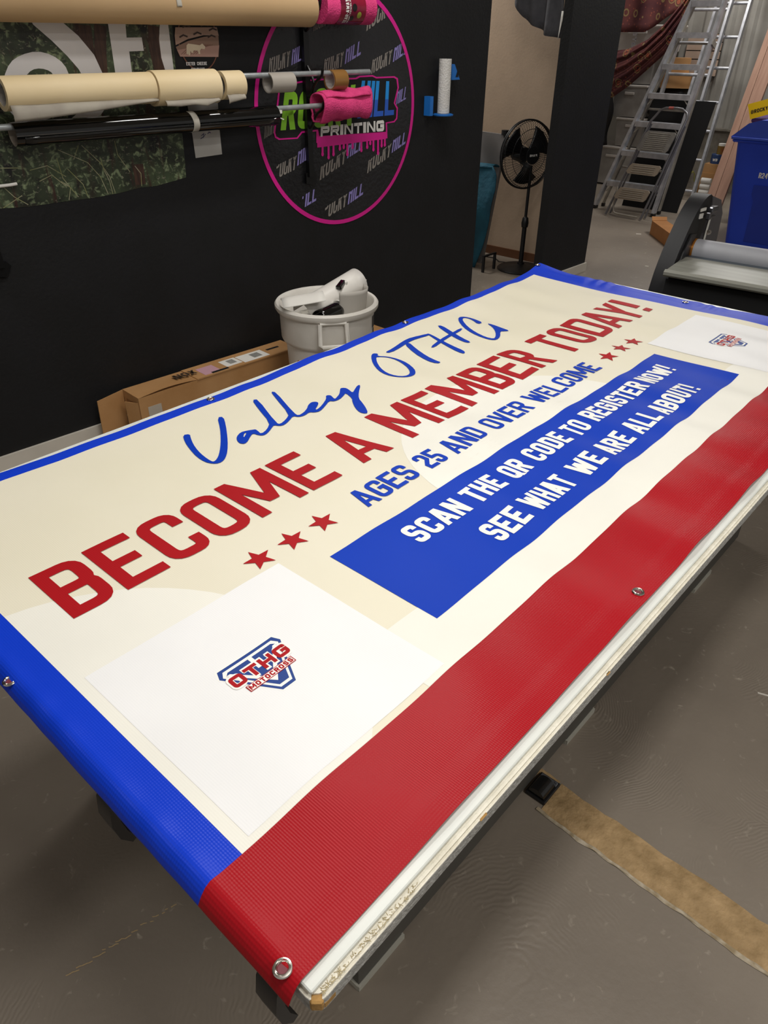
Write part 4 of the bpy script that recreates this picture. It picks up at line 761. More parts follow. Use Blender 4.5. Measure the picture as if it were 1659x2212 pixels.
for i in range(80):
    a = 2*PI*i/80; mb.tube([P_(a,Rr*.3,-.075),P_(a,Rr*.8,-.06),P_(a,Rr,-.01)], .0013, 4)
obj('rear_grille', mb, M_blk, t, smooth=40)
mb = MB(); mb.add([P_(2*PI*i/24,Rr*.25,.072) for i in range(24)]+[Hc+N*.074], [(i,(i+1)%24,24) for i in range(24)]); mb.tube([P_(2*PI*i/24,Rr*.25,.07) for i in range(24)], .003, 6, closed=True); bd = obj('centre_badge', mb, M_blk, t)
mb = MB(); qq = word('FANS',-.035,.035,-.008,.016,.004); lay(mb, qq, lambda a,b: Hc+e1*a+e2*b+N*.0765, 1); lab(obj('badge_mark', mb, mat('ink_white','e2e0dc',.45), bd, recalc=False), 'small white mark on the badge')
for b_ in range(3):
    mb = MB(); mb.sheet(lambda u, v: P_(b_*2*PI/3+1.15*(v-.5)*(.6+.5*u)+.5, Rr*(.2+.68*u), -.02+.035*(v-.5)), 8, 6); obj('blade', mb, mat('dark_blade','0e0e10',.3), t, smooth=60, thick=.002)
mb = MB(); mb.tube([P_(0,0,-.03),P_(0,0,-.08),P_(0,0,-.16),P_(0,0,-.175)], [.05,.06,.05,.02], 20); obj('motor', mb, M_blk, t, smooth=50)
mb = MB(); mb.tube([Vector((fx,fy,.78)),P_(0,0,-.11)+Vector((0,0,-.04))], .018, 10); obj('neck', mb, M_blk, t, smooth=40)
mb = MB(); mb.tube([(5.12,2.74,1.0),(5.12,2.74,1.035)], .03, 14); mb.tube([(5.12,2.74,.99),(5.13,2.66,.95)], .012, 8); obj('oscillation_knob', mb, M_blk, t, smooth=40)
mb = MB(); mb.tube([(5.19,2.55,.03),(5.22,2.75,.008),(5.3,2.85,.006),(5.28,3.0,.006),(5.35,3.15,.01),(5.40,3.2,.3)], .004, 6); obj('power_cord', mb, M_blk, t, smooth=40)

M_clothg = mat('grey_cloth','5b5b60',.85,col2='515156',scale=18,bump=.3)
def hang(u, v):
    y = 2.72-.47*u; zb = lerp(u,[(0,1.93),(.15,1.85),(.30,1.765),(.45,1.715),(.6,1.69),(.75,1.655),(1,1.640)]); z = 2.6+(zb-2.6)*v
    return (4.98+.03*math.sin(u*11+v*2)+.02*math.sin(u*23), y+.02*math.sin(v*3)*u-.06*(1-v)*(u)*.3, z)
t = thing('grey_hanging_cloth', (5.0,2.48,1.65), 'grey cloth hanging down at the top of the passage', 'cloth')
mb = MB(); mb.sheet(hang, 30, 14); obj('cloth', mb, M_clothg, t, smooth=70, thick=.004)
mb = MB(); mb.sheet(lambda u, v: (4.94+.01*u, 2.262-.022*v+.02*(1-u)*v, 1.635+.16*u), 5, 3); lab(obj('white_lining', mb, M_paper, t, smooth=60, thick=.002), 'white lining showing at the right edge')
t = thing('leaning_grey_board', (5.25,3.0,0), 'light grey board leaning in the passage behind the black wall', 'board')
mb = MB(); mb.add([(4.98,3.45,.02),(5.02,2.80,.02),(5.13,2.735,1.0),(5.07,3.45,1.03)]+[(5.01,3.45,.02),(5.05,2.80,.02),(5.16,2.735,1.0),(5.10,3.45,1.03)], [(0,1,2,3),(7,6,5,4),(0,1,5,4),(1,2,6,5),(2,3,7,6),(3,0,4,7)]); obj('board_face', mb, mat('grey_board','75716f',.6), t)
t = thing('teal_padded_cover', (4.95,3.1,0), 'teal quilted cover draped low beside the leaning grey board', 'cover')
def teal(u, v):
    z = .775*(1-v); y = 3.5+(lerp(v,[(0,2.74),(.06,2.69),(.2,2.665),(.5,2.69),(.8,2.75),(1,2.81)])-3.5)*u
    return (4.93-.05*math.sin(v*PI*.9)-.015*math.sin(9*v+5*u)+.05*(1-v)*0+.04*u*u, y, z+.015*math.sin(u*8)*(1-v))
mb = MB(); mb.sheet(teal, 16, 24); mb.sheet(lambda u, v: (4.93+.11*v+.04*u*u, 3.5-.76*u, .775+.02*math.sin(v*PI)), 8, 6); obj('quilted_cloth', mb, mat('teal_fabric','1d5b70',.8,col2='174c60',scale=8,bump=.6,bscale=25), t, smooth=70, thick=.01)
mb = MB(); mb.tube([(5.05,2.98,1.0),(5.05,2.965,1.07),(5.05,2.945,1.14)], [.03,.034,.02], 10); tag(obj('black_bottle', mb, M_blk, smooth=40), 'small black bottle-like shape on top of the leaning grey board', 'bottle')
mb = MB(); mb.box((4.94,2.67,.13),(.18,.02,.012)); mb.box((5.02,2.67,.065),(.016,.02,.13)); mb.box((4.86,2.67,.065),(.016,.02,.13)); tag(obj('low_black_stand', mb, M_blk), 'low black metal stand on the passage floor by the teal cover', 'stand')

# ---------------------------------------------------------------- cutter / laminator at the far end of the table
MO = Vector((2.80,.362,0)); Me = Vector((.078,-.997,0)).normalized(); Mn = Vector((.997,.078,0)).normalized()
PF = lambda e, n, z: MO+Me*e+Mn*n+Vector((0,0,z))
mach = thing('roll_laminator', tuple(MO), 'black and grey roll laminator with silver feed tray beyond the table end', 'machine')
M_mblk = mat('machine_black','141417',.5,spec=.35); M_mgrey = mat('machine_grey','5b585c',.5); M_tray = mat('brushed_silver','96968d',.42,.1,col2='88887f',scale=4,stretch=(8,.3,8))
side = [(.05,.55),(.052,.60),(.056,.66),(.064,.71),(.078,.755),(.096,.80),(.12,.84),(.148,.88),(.18,.918),(.215,.957),(.25,.992),(.29,1.025),(.33,1.048),(.37,1.064),(.41,1.073),(.45,1.075),(.49,1.06),(.47,.98),(.43,.90),(.40,.80),(.34,.70),(.26,.55)]
mb = MB(); mb.prism(side, lambda a,b,d: PF(d,a,b), -.075, -.005); obj('side_cover', mb, M_mblk, mach, smooth=20)
mb = MB(); mb.prism([(.14,.80),(.20,.88),(.26,.94),(.33,.93),(.31,.86),(.25,.79),(.18,.76)], lambda a,b,d: PF(d,a,b), -.005, .004); obj('cover_recess', mb, mat('machine_dark','131316',.4), mach)
mb = MB(); mb.prism([(.47,.60),(.50,.80),(.51,.90),(.50,1.00),(.47,1.065),(.62,1.03),(.70,.96),(.72,.80),(.70,.60)], lambda a,b,d: PF(d,a,b), -.03, .0); obj('side_plate', mb, M_mgrey, mach)
mb = MB(); mb.box(PF(-.001,.36,1.025),(.05,.006,.012),rz=-.08); mb.box(PF(-.001,.35,1.0),(.03,.006,.02),rz=-.08); lab(obj('pale_mark', mb, M_paper, mach), 'small pale printed mark')
mb = MB(); mb.prism([(-.02,.826),(-.012,.818),(.02,.822),(.24,.842),(.24,.849),(.02,.840),(-.005,.846),(-.02,.838)], lambda a,b,d: PF(d,a,b), .0, 1.7); obj('feed_tray', mb, M_tray, mach)
mb = MB(); mb.prism([(.25,.80),(.33,.80),(.33,.846),(.25,.846)], lambda a,b,d: PF(d,a,b), .0, 1.7); obj('tray_back_rail', mb, mat('blue_grey_metal','5a636b',.4,.5), mach)
mb = MB(); mb.pipe(PF(.012,.335,.862), PF(1.7,.335,.855), .047, .035, 40); obj('pressure_roller', mb, mat('grey_rubber','9b9ca2',.5), mach, smooth=40)
mb = MB(); mb.pipe(PF(.0,.335,.862), PF(.012,.335,.862), .0475, .02, 40); lab(obj('roller_collar', mb, mat('orange_core','b8772e',.3,.5), mach, smooth=40), 'orange brass collar at the roller end')
mb = MB(); mb.tube([PF(.0,.335,.862),PF(.03,.335,.862)], .02, 16); mb.tube([PF(.02,.40,.89),PF(.02,.42,1.0)], .006, 8); mb.tube([PF(.03,.405,.925),PF(.03,.425,.925)], .01, 8); obj('axle', mb, M_steel, mach, smooth=40)
mb = MB(); mb.box(PF(.02,.43,1.02),(.06,.03,.022),rz=-.08,bev=.004); mb.box(PF(.02,.40,.995),(.05,.035,.008),rz=-.08,bev=.002); mb.box(PF(.025,.37,1.0),(.02,.02,.03),bev=.003); obj('latch', mb, mat('latch_metal','6d6d72',.25,.9), mach)
mb = MB(); mb.prism([(.02,.0),(.26,.0),(.60,.0),(.60,.76),(.26,.80),(.06,.815),(.03,.80)], lambda a,b,d: PF(d,a,b), .0, 1.7); obj('body', mb, M_blkmatte, mach)
mb = MB(); mb.prism([(.10,.0),(.62,.0),(.62,.56),(.10,.56)], lambda a,b,d: PF(d,a,b), -.06, -.01); obj('stand_leg', mb, M_mblk, mach)

# ---------------------------------------------------------------- step ladders
def rail(mb, a, b, w_=.07, d_=.030, k=0):
    """box-section rail from a to b (narrow side along y)"""
    a = Vector(a); b = Vector(b); t_ = (b-a).normalized(); y = Vector((0,1,0)); y = (y-t_*y.dot(t_)).normalized(); x = t_.cross(y)
    V = [p+y*sy*d_/2+x*sx*w_/2 for p in (a,b) for sx in (-1,1) for sy in (-1,1)]
    mb.add(V, [(0,1,3,2),(4,6,7,5),(0,4,5,1),(2,3,7,6),(0,2,6,4),(1,5,7,3)], k)
lx = lambda z: 8.0+.22*z
ly0 = lambda z: 3.312-.252*z; ly1 = lambda z: 2.612-.058*z
t = thing('step_ladder', (8.05,2.96,0), 'tall aluminium step ladder standing beyond the passage wall', 'ladder')
for yy, nm in ((ly0,'a'),(ly1,'b')):
    mb = MB(); rail(mb, (lx(0),yy(0),.03), (lx(2.45),yy(2.45),2.45)); r_ = obj('front_rail', mb, M_alu, t)
    mb = MB(); mb.box((lx(0),yy(0),.018),(.07,.035,.036),bev=.004); obj('foot', mb, M_blk, r_)
for z in (.29,.60,.885,1.15,1.415,1.69,1.955,2.22):
    a, b = ly0(z), ly1(z); mb = MB(); mb.box((lx(z)+.01,(a+b)/2,z),(.10,a-b-.02,.012),ry=0); mb.box((lx(z)-.042,(a+b)/2,z-.018),(.008,a-b-.02,.050)); mb.box((lx(z)+.055,(a+b)/2,z-.018),(.006,a-b-.02,.050)); obj('tread', mb, M_alu, t)
    if z < 1.2:
        for yy, s_ in ((a,-1),(b,1)):
            mb = MB(); mb.tube([(lx(z)-.03,yy+s_*.012,z-.10),(lx(z)-.03,yy+s_*.09,z-.02)], .006, 6); obj('brace', mb, M_aludull, t)
rx = lambda z: 8.17+.165*z
for s_, yy in ((1,ly0),(-1,ly1)):
    mb = MB(); rail(mb, (rx(0),yy(0)-s_*.01+.0,.03), (rx(2.35),yy(2.35)-s_*.01,2.35), .04, .018); r_ = obj('rear_rail', mb, M_aludull, t)
    mb = MB(); mb.box((rx(0),yy(0)-s_*.01,.018),(.05,.03,.036),bev=.004); obj('foot', mb, M_blk, r_)
for z in (.42,1.0,1.6,2.2):
    mb = MB(); mb.box((rx(z)+.02,(ly0(z)+ly1(z))/2,z),(.03,ly0(z)-ly1(z)-.03,.018)); obj('rear_bar', mb, M_aludull, t)
mb = MB(); mb.box((lx(1.62)+.03,ly1(1.62)-.02,1.60),(.10,.012,.05),ry=.4); obj('spreader', mb, M_aludull, t)

t = thing('step_stool', (7.72,2.82,0), 'folded three-step steel stool leaning on the tall ladder', 'step stool')
sxf = lambda z: 7.70+.2*z
sy0 = lambda z: 3.03-.262*z; sy1 = lambda z: 2.62-.206*z
M_tube = mat('grey_tube_steel','77777b',.35,.7)
hoop = [(sxf(0),sy0(0),.012)]+[(sxf(z),sy0(z),z) for z in (.3,.6,.85,.93)]+[(sxf(.985),2.745,.985),(sxf(1.03),2.715,1.03),(sxf(1.05),2.665,1.05),(sxf(1.055),2.55,1.055),(sxf(1.05),2.49,1.05),(sxf(1.02),2.435,1.02),(sxf(.97),2.418,.97)]+[(sxf(z),sy1(z),z) for z in (.85,.6,.3)]+[(sxf(0),sy1(0),.012)]
mb = MB(); mb.tube(hoop, .0125, 12); obj('hoop_frame', mb, M_tube, t, smooth=50)
mb = MB(); mb.tube([(sxf(1.052)-.002,2.63,1.053),(sxf(1.053)-.002,2.58,1.055)], .0135, 12); lab(obj('red_sticker', mb, mat('red_sticker','a05048',.5), t), 'small red sticker on the hoop')
def tread(z0, z1, nm, m):
    a0, a1 = sy0(z0)-.02, sy1(z0)+.02; b0, b1 = sy0(z1)-.02, sy1(z1)+.02
    P = [(a0-.02,z0),(a1+.02,z0),(a1,z0+.02),(b1,z1-.02),(b1+.02,z1),(b0-.02,z1),(b0,z1-.02),(a0,z0+.02)]
    mbx = MB(); mbx.prism(P, lambda y,z,d: (sxf(z)-.045+d+(z1-z)*-.10, y, z), 0, .022); tr = obj(nm, mbx, m, t)
    mbx = MB(); nr = int((z1-z0)/.016)
    for i in range(1, nr):
        z = z0+(z1-z0)*i/nr; w0 = a0-.05+(b0-a0)*i/nr; w1 = a1+.05+(b1-a1)*i/nr
        mbx.tube([(sxf(z)-.0465-(z1-z)*.10, w0, z),(sxf(z)-.0465-(z1-z)*.10, w1, z)], .003, 5)
    o = obj('grip_ribs', mbx, M_aludull, tr); o['kind'] = 'stuff'
M_tread = mat('ribbed_grey_tread','75726d',.55,col2='66635f',scale=20)
tread(.66,.845,'top_platform',M_tread); tread(.44,.535,'tread',mat('beige_tread','85796a',.6)); tread(.19,.30,'tread',mat('beige_tread','85796a',.6))
mb = MB(); mb.tube([(7.72,2.95,.30),(7.705,2.955,.10),(7.705,2.94,.045),(7.705,2.90,.035),(7.705,2.66,.028)], .009, 10); obj('floor_bar', mb, M_aludull, t, smooth=50)
for yy in (sy0, sy1):
    mb = MB(); mb.tube([(sxf(.9)+.05,yy(.9),.9),(sxf(0)+.10,yy(0)-.005,.012)], .011, 10); obj('rear_leg', mb, M_tube, t, smooth=50)

# black board behind the ladder
mb = MB(); mb.add([(8.36,3.16,.0),(8.36,2.50,.0),(8.52,2.40,1.09),(8.52,3.08,1.09)]+[(8.385,3.16,.0),(8.385,2.50,.0),(8.545,2.40,1.09),(8.545,3.08,1.09)], [(0,1,2,3),(7,6,5,4),(0,1,5,4),(1,2,6,5),(2,3,7,6),(3,0,4,7)]); tag(obj('black_board', mb, M_blkmatte), 'flat black panel leaning behind the tall step ladder', 'panel')

# extension ladders leaning on the far wall
ex = lambda z: 9.2+.30*z
def ext(nm, ya0, ya1, yb0, yb1, rungs, lb, off=0, zt=2.75):
    t_ = thing(nm, (9.25,(ya0+yb0)/2,0), lb, 'ladder', 'extension ladders leaning on the white wall')
    for p, q in ((ya0,ya1),(yb0,yb1)):
        mb = MB(); rail(mb, (ex(0)+off,p,.01), (ex(zt)+off,p+(q-p)*zt/2.0,zt), .07, .028); rr = obj('rail', mb, M_alu, t_)
    for z in rungs:
        a = ya0+(ya1-ya0)*z/2; b = yb0+(yb1-yb0)*z/2; mb = MB(); mb.tube([(ex(z)+off,a,z),(ex(z)+off,b,z)], .017, 10); obj('rung', mb, M_alu, t_, smooth=50)
ext('extension_ladder', 3.10,3.09, 2.67,2.73, [.10,.43,.73,1.02,1.36,1.66,1.98,2.3], 'aluminium extension ladder leaning rightmost on the white wall')
ext('extension_ladder', 3.42,3.36, 2.86,2.895, [.40,.70,1.0,1.29,1.60,1.92,2.24], 'aluminium extension ladder half hidden behind the tall step ladder', off=-.12)

# two timber planks
pxl = lambda z: 8.18+.5*z
for i, (ya, wd) in enumerate(((2.125,.075),(2.03,.085))):
    mb = MB(); z0, z1 = .0, 2.9
    f = lambda z, y: (pxl(z), y, z)
    ya0, ya1 = (2.175,2.09) if i == 0 else (2.085,1.995); sh_ = .035*(z1)
    top = (2.226,2.165) if i == 0 else (2.16,2.03)
    def yv(base, tp, z): return base+(tp-base)*z/1.64
    mb.add([(pxl(z)+d, yv(ya0 if s_ else ya1, top[0] if s_ else top[1], z), z) for z in (z0,z1) for d in (0,.04) for s_ in (0,1)], [(0,1,3,2),(4,6,7,5),(0,4,5,1),(2,3,7,6),(0,2,6,4),(1,5,7,3)])
    tag(obj('timber_plank', mb, mat('pinkish_timber','a98571',.75,col2='9b7663',scale=6,stretch=(1,6,.5))), ('left' if i == 0 else 'right') + ' one of two pinkish timber planks leaning behind the laminator', 'plank', 'timber planks behind the laminator')

# blue wheeled bin
bn = thing('blue_wheeled_bin', (7.6,1.25,0), 'dark blue wheeled recycling bin at the right edge', 'bin')
M_binb = mat('blue_bin_plastic','1a3fc0',.42,col2='1e44c8',scale=4); M_lidb = mat('blue_lid_plastic','3350bc',.4,col2='2e49b4',scale=6)
def binf(z): k_ = z/.9; return (7.30-.04*k_, 1.575+.105*k_, 8.0+.02*k_, .95-.08*k_)
mb = MB(); L = [0,.02,.50,.88]
V = []
for z in L:
    a, b, c, d = binf(z); r_ = .05
    for cx_, cy_, a0_ in ((a+r_,b-r_,90),(a+r_,d+r_,180),(c-r_,d+r_,270),(c-r_,b-r_,0)):
        for i in range(5): V.append((cx_+r_*math.cos(math.radians(a0_+22.5*i)), cy_+r_*math.sin(math.radians(a0_+22.5*i)), z))
n = 20; mb.add(V, [(q*n+i, q*n+(i+1)%n, (q+1)*n+(i+1)%n, (q+1)*n+i) for q in range(3) for i in range(n)]+[tuple(range(n-1,-1,-1)), tuple(3*n+i for i in range(n))]); obj('body', mb, M_binb, bn, smooth=35)
mb = MB(); mb.box((7.64,1.24,.885),(.80,.94,.03),bev=.012); obj('rim', mb, M_binb, bn)
mb = MB(); P = [(1.72,.90),(1.725,.915),(1.70,.935),(1.60,1.025),(1.50,1.055),(1.0,1.055),(.88,1.02),(.78,.935),(.76,.90)]; mb.prism(P, lambda y,z,d: (d,y,z), 7.24, 8.05); obj('lid', mb, M_lidb, bn)
mb = MB(); mb.box((7.237,1.24,.905),(.012,.96,.022),bev=.004); obj('lid_lip', mb, M_lidb, bn)
bf = lambda y, z: (7.297-.0445*z-.004, y, z)
mb = MB(); lay(mb, [tuple(Vector((1.41-p.x, .60+p.y)) for p in g) for g in word('R24',0,.075,0,.045,.010)], bf, 1); lay(mb, [tuple(Vector((1.325-p.x, .60+p.y)) for p in g) for g in word('1058',0,.09,0,.045,.010)][:0], bf, 1)
lab(obj('bin_lettering', mb, M_paper, bn, recalc=False), 'white stamped characters R24')
mb = MB(); mb.prism([(1.40,.05),(1.40,.40),(1.43,.46),(1.43,.54),(1.0,.54),(1.0,.46),(1.03,.40),(1.03,.05)], lambda y,z,d: (7.297-.0445*z+d,y,z), -.006, .0); obj('front_panel', mb, mat('blue_bin_dark','16339f',.42), bn)
# yellow sign, purple tote, dark cabinet behind the bin
t = thing('purple_tote', (8.35,1.5,0), 'purple tote behind the blue bin', 'tote')
mb = MB(); mb.box((8.35,1.50,.48),(.42,.70,.96),bev=.02); obj('tote_body', mb, mat('purple_plastic','4a2a72',.5), t); mb = MB(); mb.box((8.35,1.50,.985),(.46,.74,.05),bev=.01); obj('tote_lid', mb, mat('purple_plastic','4a2a72',.5), t)
t = thing('yellow_sign', (8.12,1.75,1.0), 'small yellow sign with black lettering above the blue bin', 'sign')
sg = lambda y, z, d: (8.08-d, y, z)
mb = MB(); mb.prism([(1.925,1.115),(1.868,.990),(1.45,1.125),(1.50,1.25)], sg, 0, .004); obj('sign_board', mb, mat('yellow_board','d8b100',.5), t)
A = Vector((1.872,1.035)); e_ = Vector((-.952,.30)); n_ = Vector((.30,.952))
mb = MB(); lay(mb, word('@ROCKY',0,.155,0,.032,.0075)+word('HILL',.17,.25,0,.032,.0075), lambda a,b: (8.0745, (A+e_*a+n_*b).x, (A+e_*a+n_*b).y), 1); lab(obj('sign_lettering', mb, mat('sign_ink','2b2410',.6), t, recalc=False), 'black capitals beginning @ROCKY')
t = thing('dark_cabinet', (9.0,1.2,0), 'dark brown cabinet in the shade behind the blue bin', 'cabinet')
mb = MB(); mb.box((9.05,1.15,.75),(.5,1.3,1.5)); obj('carcass', mb, mat('dark_brown_wood','3a2a22',.6), t)
for y in (.82,1.48):
    mb = MB(); mb.box((8.79,y,.75),(.02,.62,1.4),bev=.004); d_ = obj('door', mb, mat('dark_brown_door','33241d',.55), t); mb = MB(); mb.tube([(8.772,y+(.25 if y < 1 else -.25),.7),(8.772,y+(.25 if y < 1 else -.25),.85)], .008, 8); obj('handle', mb, M_zinc, d_)

# small cardboard box on the floor
t = thing('small_cardboard_box', (6.98,2.12,0), 'small brown cardboard box on the floor left of the laminator', 'box')
mb = MB()
P = [(7.19,2.275),(6.76,1.90),(6.86,1.79),(7.29,2.165)]
mb.add([(x,y,.002) for x,y in P]+[(x-.0,y,.125) for x,y in P], [(0,1,2,3),(4,7,6,5),(0,4,5,1),(1,5,6,2),(2,6,7,3),(3,7,4,0)]); obj('carton_body', mb, mat('bright_cardboard','a8723f',.8,col2='b27c48',scale=5), t)
mb = MB(); mb.add([(7.19,2.275,.126),(7.29,2.165,.126),(7.36,2.20,.145),(7.25,2.31,.15)], [(0,1,2,3)]); obj('open_flap', mb, mat('bright_cardboard','a8723f',.8), t, thick=.004)

# ---------------------------------------------------------------- storage clutter behind the ladders
def paisley():
    m = mat('tapestry_print', '4a2228', .85, col2='62322f', scale=6); nt = m.node_tree; b = nt.nodes['Principled BSDF']; tc = nt.nodes.new('ShaderNodeTexCoord')
    last = b.inputs['Base Color'].links[0].from_socket
    mp = nt.nodes.new('ShaderNodeMapping'); mp.inputs['Scale'].default_value = (.01,1,.8); nt.links.new(tc.outputs['Object'], mp.inputs[0])
    for sc, bands in ((9.5,((.10,.20,'241a2a'),(.20,.27,'a0563a'),(.33,.40,'8f7a4e'),(.02,.07,'b98a5a'))),(30,((.05,.22,'8e4a3c'),))):
        v = nt.nodes.new('ShaderNodeTexVoronoi'); v.inputs['Scale'].default_value = sc; v.inputs['Randomness'].default_value = .45 if sc < 10 else 1; nt.links.new(mp.outputs[0], v.inputs['Vector'])
        for lo, hi, col in bands:
            r = nt.nodes.new('ShaderNodeValToRGB'); r.color_ramp.interpolation = 'CONSTANT'; r.color_ramp.elements[0].color = (0,0,0,1); r.color_ramp.elements[1].position = lo; r.color_ramp.elements[1].color = (.8,.8,.8,1); e = r.color_ramp.elements.new(hi); e.color = (0,0,0,1)
            nt.links.new(v.outputs['Distance'], r.inputs[0]); mx = nt.nodes.new('ShaderNodeMixRGB'); mx.inputs[2].default_value = lin(col); nt.links.new(r.outputs[0], mx.inputs[0]); nt.links.new(last, mx.inputs[1]); last = mx.outputs[0]
    nt.links.new(last, b.inputs['Base Color']); return m
t = thing('hanging_tapestry', (9.2,3.55,1.05), 'plum and orange mandala tapestry hung in front of the storage totes', 'tapestry')
M_tap = paisley()
top_ = [(4.5,2.9),(4.2,2.9),(3.9,2.9),(3.6,2.9),(3.3,2.9),(3.0,2.9)]
bot_ = [(4.5,1.70),(4.2,1.70),(3.96,1.70),(3.57,1.70),(3.40,1.80),(3.15,2.0)]
def cl(u, v):
    y0 = 4.5-1.5*u; zb = lerp(u,[(0,1.70),(.62,1.70),(.75,1.80),(1,2.02)]); yb = 4.5-1.38*u
    z = 2.9+(zb-2.9)*v; return (9.2+.02*math.sin(u*30)+.01*math.sin(v*9), y0+(yb-y0)*v, z)
mb = MB(); mb.sheet(cl, 50, 16); obj('upper_cloth', mb, M_tap, t, smooth=70, thick=.003)
UP = [(4.35,1.50),(3.977,1.512),(3.793,1.538),(3.583,1.631),(3.40,1.79),(3.23,2.0),(3.15,2.12)]; LOW = [(4.3,.95),(3.93,1.02),(3.715,1.164),(3.517,1.336),(3.329,1.50),(3.187,1.70),(3.08,1.93)]
def swag(u, v):
    i = min(5, int(u*6)); f = u*6-i; a = Vector(UP[i]).lerp(Vector(UP[i+1]), f); b = Vector(LOW[i]).lerp(Vector(LOW[i+1]), f); p = a.lerp(b, v)
    return (9.17-.05*math.sin(v*PI)+.022*math.sin(v*26+u*3)*(1-.4*v)+.01*math.sin(v*51+u*5), p.x, p.y)
mb = MB(); mb.sheet(swag, 40, 60); obj('gathered_swag', mb, M_tap, t, smooth=70, thick=.003)
M_clr = mat('cloudy_tote','a3a09c',.35,col2='8a8783',scale=5); M_lidw = mat('white_tote_lid','b8b2ac',.4)
def tote(yc, wd, z0, z1, xc, dp, lb, m=M_clr, lm=M_lidw, txt=None):
    t_ = thing('storage_tote', (xc,yc,z0), lb, 'tote', 'storage totes')
    mbx = MB(); h_ = z1-z0-.03; k_ = .96
    V = [(xc+sx*dp/2*s_, yc+sy*wd/2*s_, z) for z, s_ in ((z0+.001,.92),(z0+h_,1.0)) for sx, sy in ((-1,-1),(1,-1),(1,1),(-1,1))]
    mbx.add(V, [(0,3,2,1),(4,5,6,7),(0,1,5,4),(1,2,6,5),(2,3,7,6),(3,0,4,7)]); obj('tub', mbx, m, t_)
    mbx = MB(); mbx.box((xc,yc,z1-.017),(dp+.03,wd+.03,.028),bev=.008); obj('lid', mbx, lm, t_)
    mbx = MB(); mbx.box((xc-dp/2-.006,yc,z0+h_*.8),(.02,wd*.3,.03),bev=.004); obj('latch', mbx, lm, t_)
    if txt:
        mbx = MB(); q_ = word(txt,0,.30,0,.05,.012); lay(mbx, [tuple(Vector((yc+.05-(.05-p.y)*0-p.y, z1-.06-p.x*.9)) for p in g) for g in q_], lambda a,b: (xc-dp/2-.02,a,b), 1); lab(obj('side_lettering', mbx, mat('grey_print','d6d6dc',.5), t_, recalc=False), 'pale vertical lettering')
tote(3.93,.62,.02,.47,9.75,.5,'lowest cloudy tote on the storage floor behind the tall ladder')
tote(4.62,.62,.02,.47,9.75,.5,'cloudy tote on the storage floor half hidden by the passage wall')
tote(3.78,.36,.475,.80,9.75,.45,'second cloudy tote of the stack behind the tall ladder')
tote(3.85,.42,.805,1.16,9.75,.45,'third cloudy tote of the stack, under the tapestry tip')
tote(3.88,.50,1.165,1.50,9.8,.45,'fourth tote of the stack, behind the tapestry swag')
tote(3.90,.80,1.505,1.78,9.8,.45,'white topmost tote seen through the gap in the tapestry', M_paper, M_paper, 'STERI')
mb = MB(); mb.sheet(lambda u, v: (9.40+.04*math.sin(u*7+v*3), 4.02+.36*u+.03*math.sin(v*8), .48+.66*v), 10, 14); tag(obj('black_bag', mb, M_blk, smooth=70, thick=.08), 'crumpled black bag on the lowest totes by the passage wall', 'bag')
mb = MB(); mb.box((9.75,3.42,.98),(.3,.42,.30),bev=.04); tag(obj('black_case', mb, M_blk), 'black case with rounded corners behind the step ladder', 'case')
t = thing('shelf_carton', (9.72,3.36,1.14), 'brown carton on the black case behind the step ladder', 'box'); mb = MB(); mb.box((9.72,3.36,1.215),(.3,.34,.15),rz=.3); obj('carton_body', mb, M_card, t); mb = MB(); mb.box((9.72,3.36,1.293),(.3,.34,.004),rz=.3); obj('top_flap', mb, M_card, t)
t = thing('shelf_carton', (9.72,3.38,1.29), 'small carton with a blue corner, topmost behind the step ladder', 'box'); mb = MB(); mb.box((9.72,3.38,1.375),(.26,.24,.15),rz=.5,rx=.0); obj('carton_body', mb, M_card, t); mb = MB(); mb.box((9.60,3.46,1.40),(.01,.09,.10),rz=.5); obj('blue_corner', mb, mat('blue_print','2f3f86',.5), t)
t = thing('slatwall_panel', (9.95,3.3,1.1), 'beige grooved slatwall panel behind the ladders', 'panel')
for i in range(5):
    mb = MB(); mb.box((10.06,3.25,1.30+i*.088),(.02,.42,.078)); obj('slat', mb, mat('beige_slat','b59f8e',.6), t)
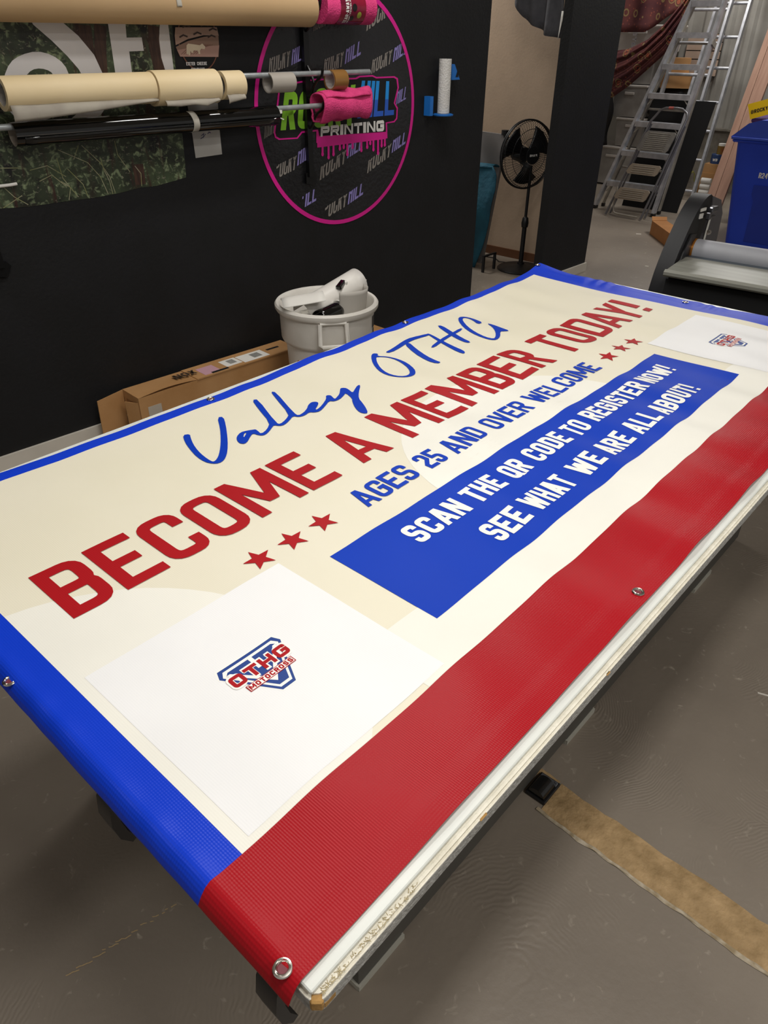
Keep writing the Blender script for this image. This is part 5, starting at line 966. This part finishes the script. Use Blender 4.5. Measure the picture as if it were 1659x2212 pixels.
mb = MB(); mb.box((10.075,3.25,1.476),(.01,.42,.44)); obj('backing', mb, M_blkmatte, t)
# tins and rags by the kerb
t = thing('cardboard_tray', (9.80,2.72,.0), 'brown cardboard carton by the concrete kerb', 'box'); mb = MB(); mb.box((9.80,2.70,.305),(.2,.2,.10)); mb.box((9.80,2.70,.13),(.22,.22,.25)); obj('carton_body', mb, M_card, t)
t = thing('paint_tin', (9.8,2.69,.356), 'blue labelled paint tin on the brown carton', 'tin'); mb = MB(); mb.lathe([(.0001,0),(.075,0),(.075,.10),(.07,.105),(.0001,.105)], (9.8,2.69,.357), 24); obj('tin_body', mb, mat('blue_label','2e4470',.4), t, smooth=40)
mb = MB(); lay(mb, word('WB',-.03,.03,.03,.03,.007), lambda a,b: (9.8-.0765*math.cos(a/.0765), 2.69-.0765*math.sin(a/.0765)*1, .357+b), .01); obj('tin_lettering', mb, M_paper, t, recalc=False)
t = thing('spray_jar', (9.8,2.66,.463), 'small jar with orange label and white lid on the blue tin', 'jar'); mb = MB(); mb.lathe([(.0001,0),(.055,0),(.055,.09),(.0001,.09)], (9.8,2.66,.463), 20); obj('jar_body', mb, mat('orange_label','8a4416',.5,col2='7a7636',scale=12), t, smooth=40); mb = MB(); mb.lathe([(.0001,0),(.05,0),(.05,.025),(.0001,.025)], (9.8,2.66,.554), 20); obj('lid', mb, M_paper, t, smooth=40)
for i, z in enumerate((.05,.115,.18)):
    mb = MB(); mb.tube([(9.60,2.63,z),(9.60,2.75,z)], .032, 12); tag(obj('rolled_rag', mb, M_paper, smooth=50), ('lowest','middle','topmost')[i] + ' white rolled rag in the little stack by the carton', 'rag', 'rolled rags')
mb = MB()
for i in range(5): mb.tube([(9.5+.03*math.sin(k_+i), 2.80+.03*k_+.02*i, .17+.11*math.sin(k_*.9+i*.7)) for k_ in range(8)], .007, 6)
tag(obj('rope_tangle', mb, mat('yellow_green_cord','8a8648',.6), smooth=50), 'tangled yellow-green cord on the floor behind the black panel', 'cord')
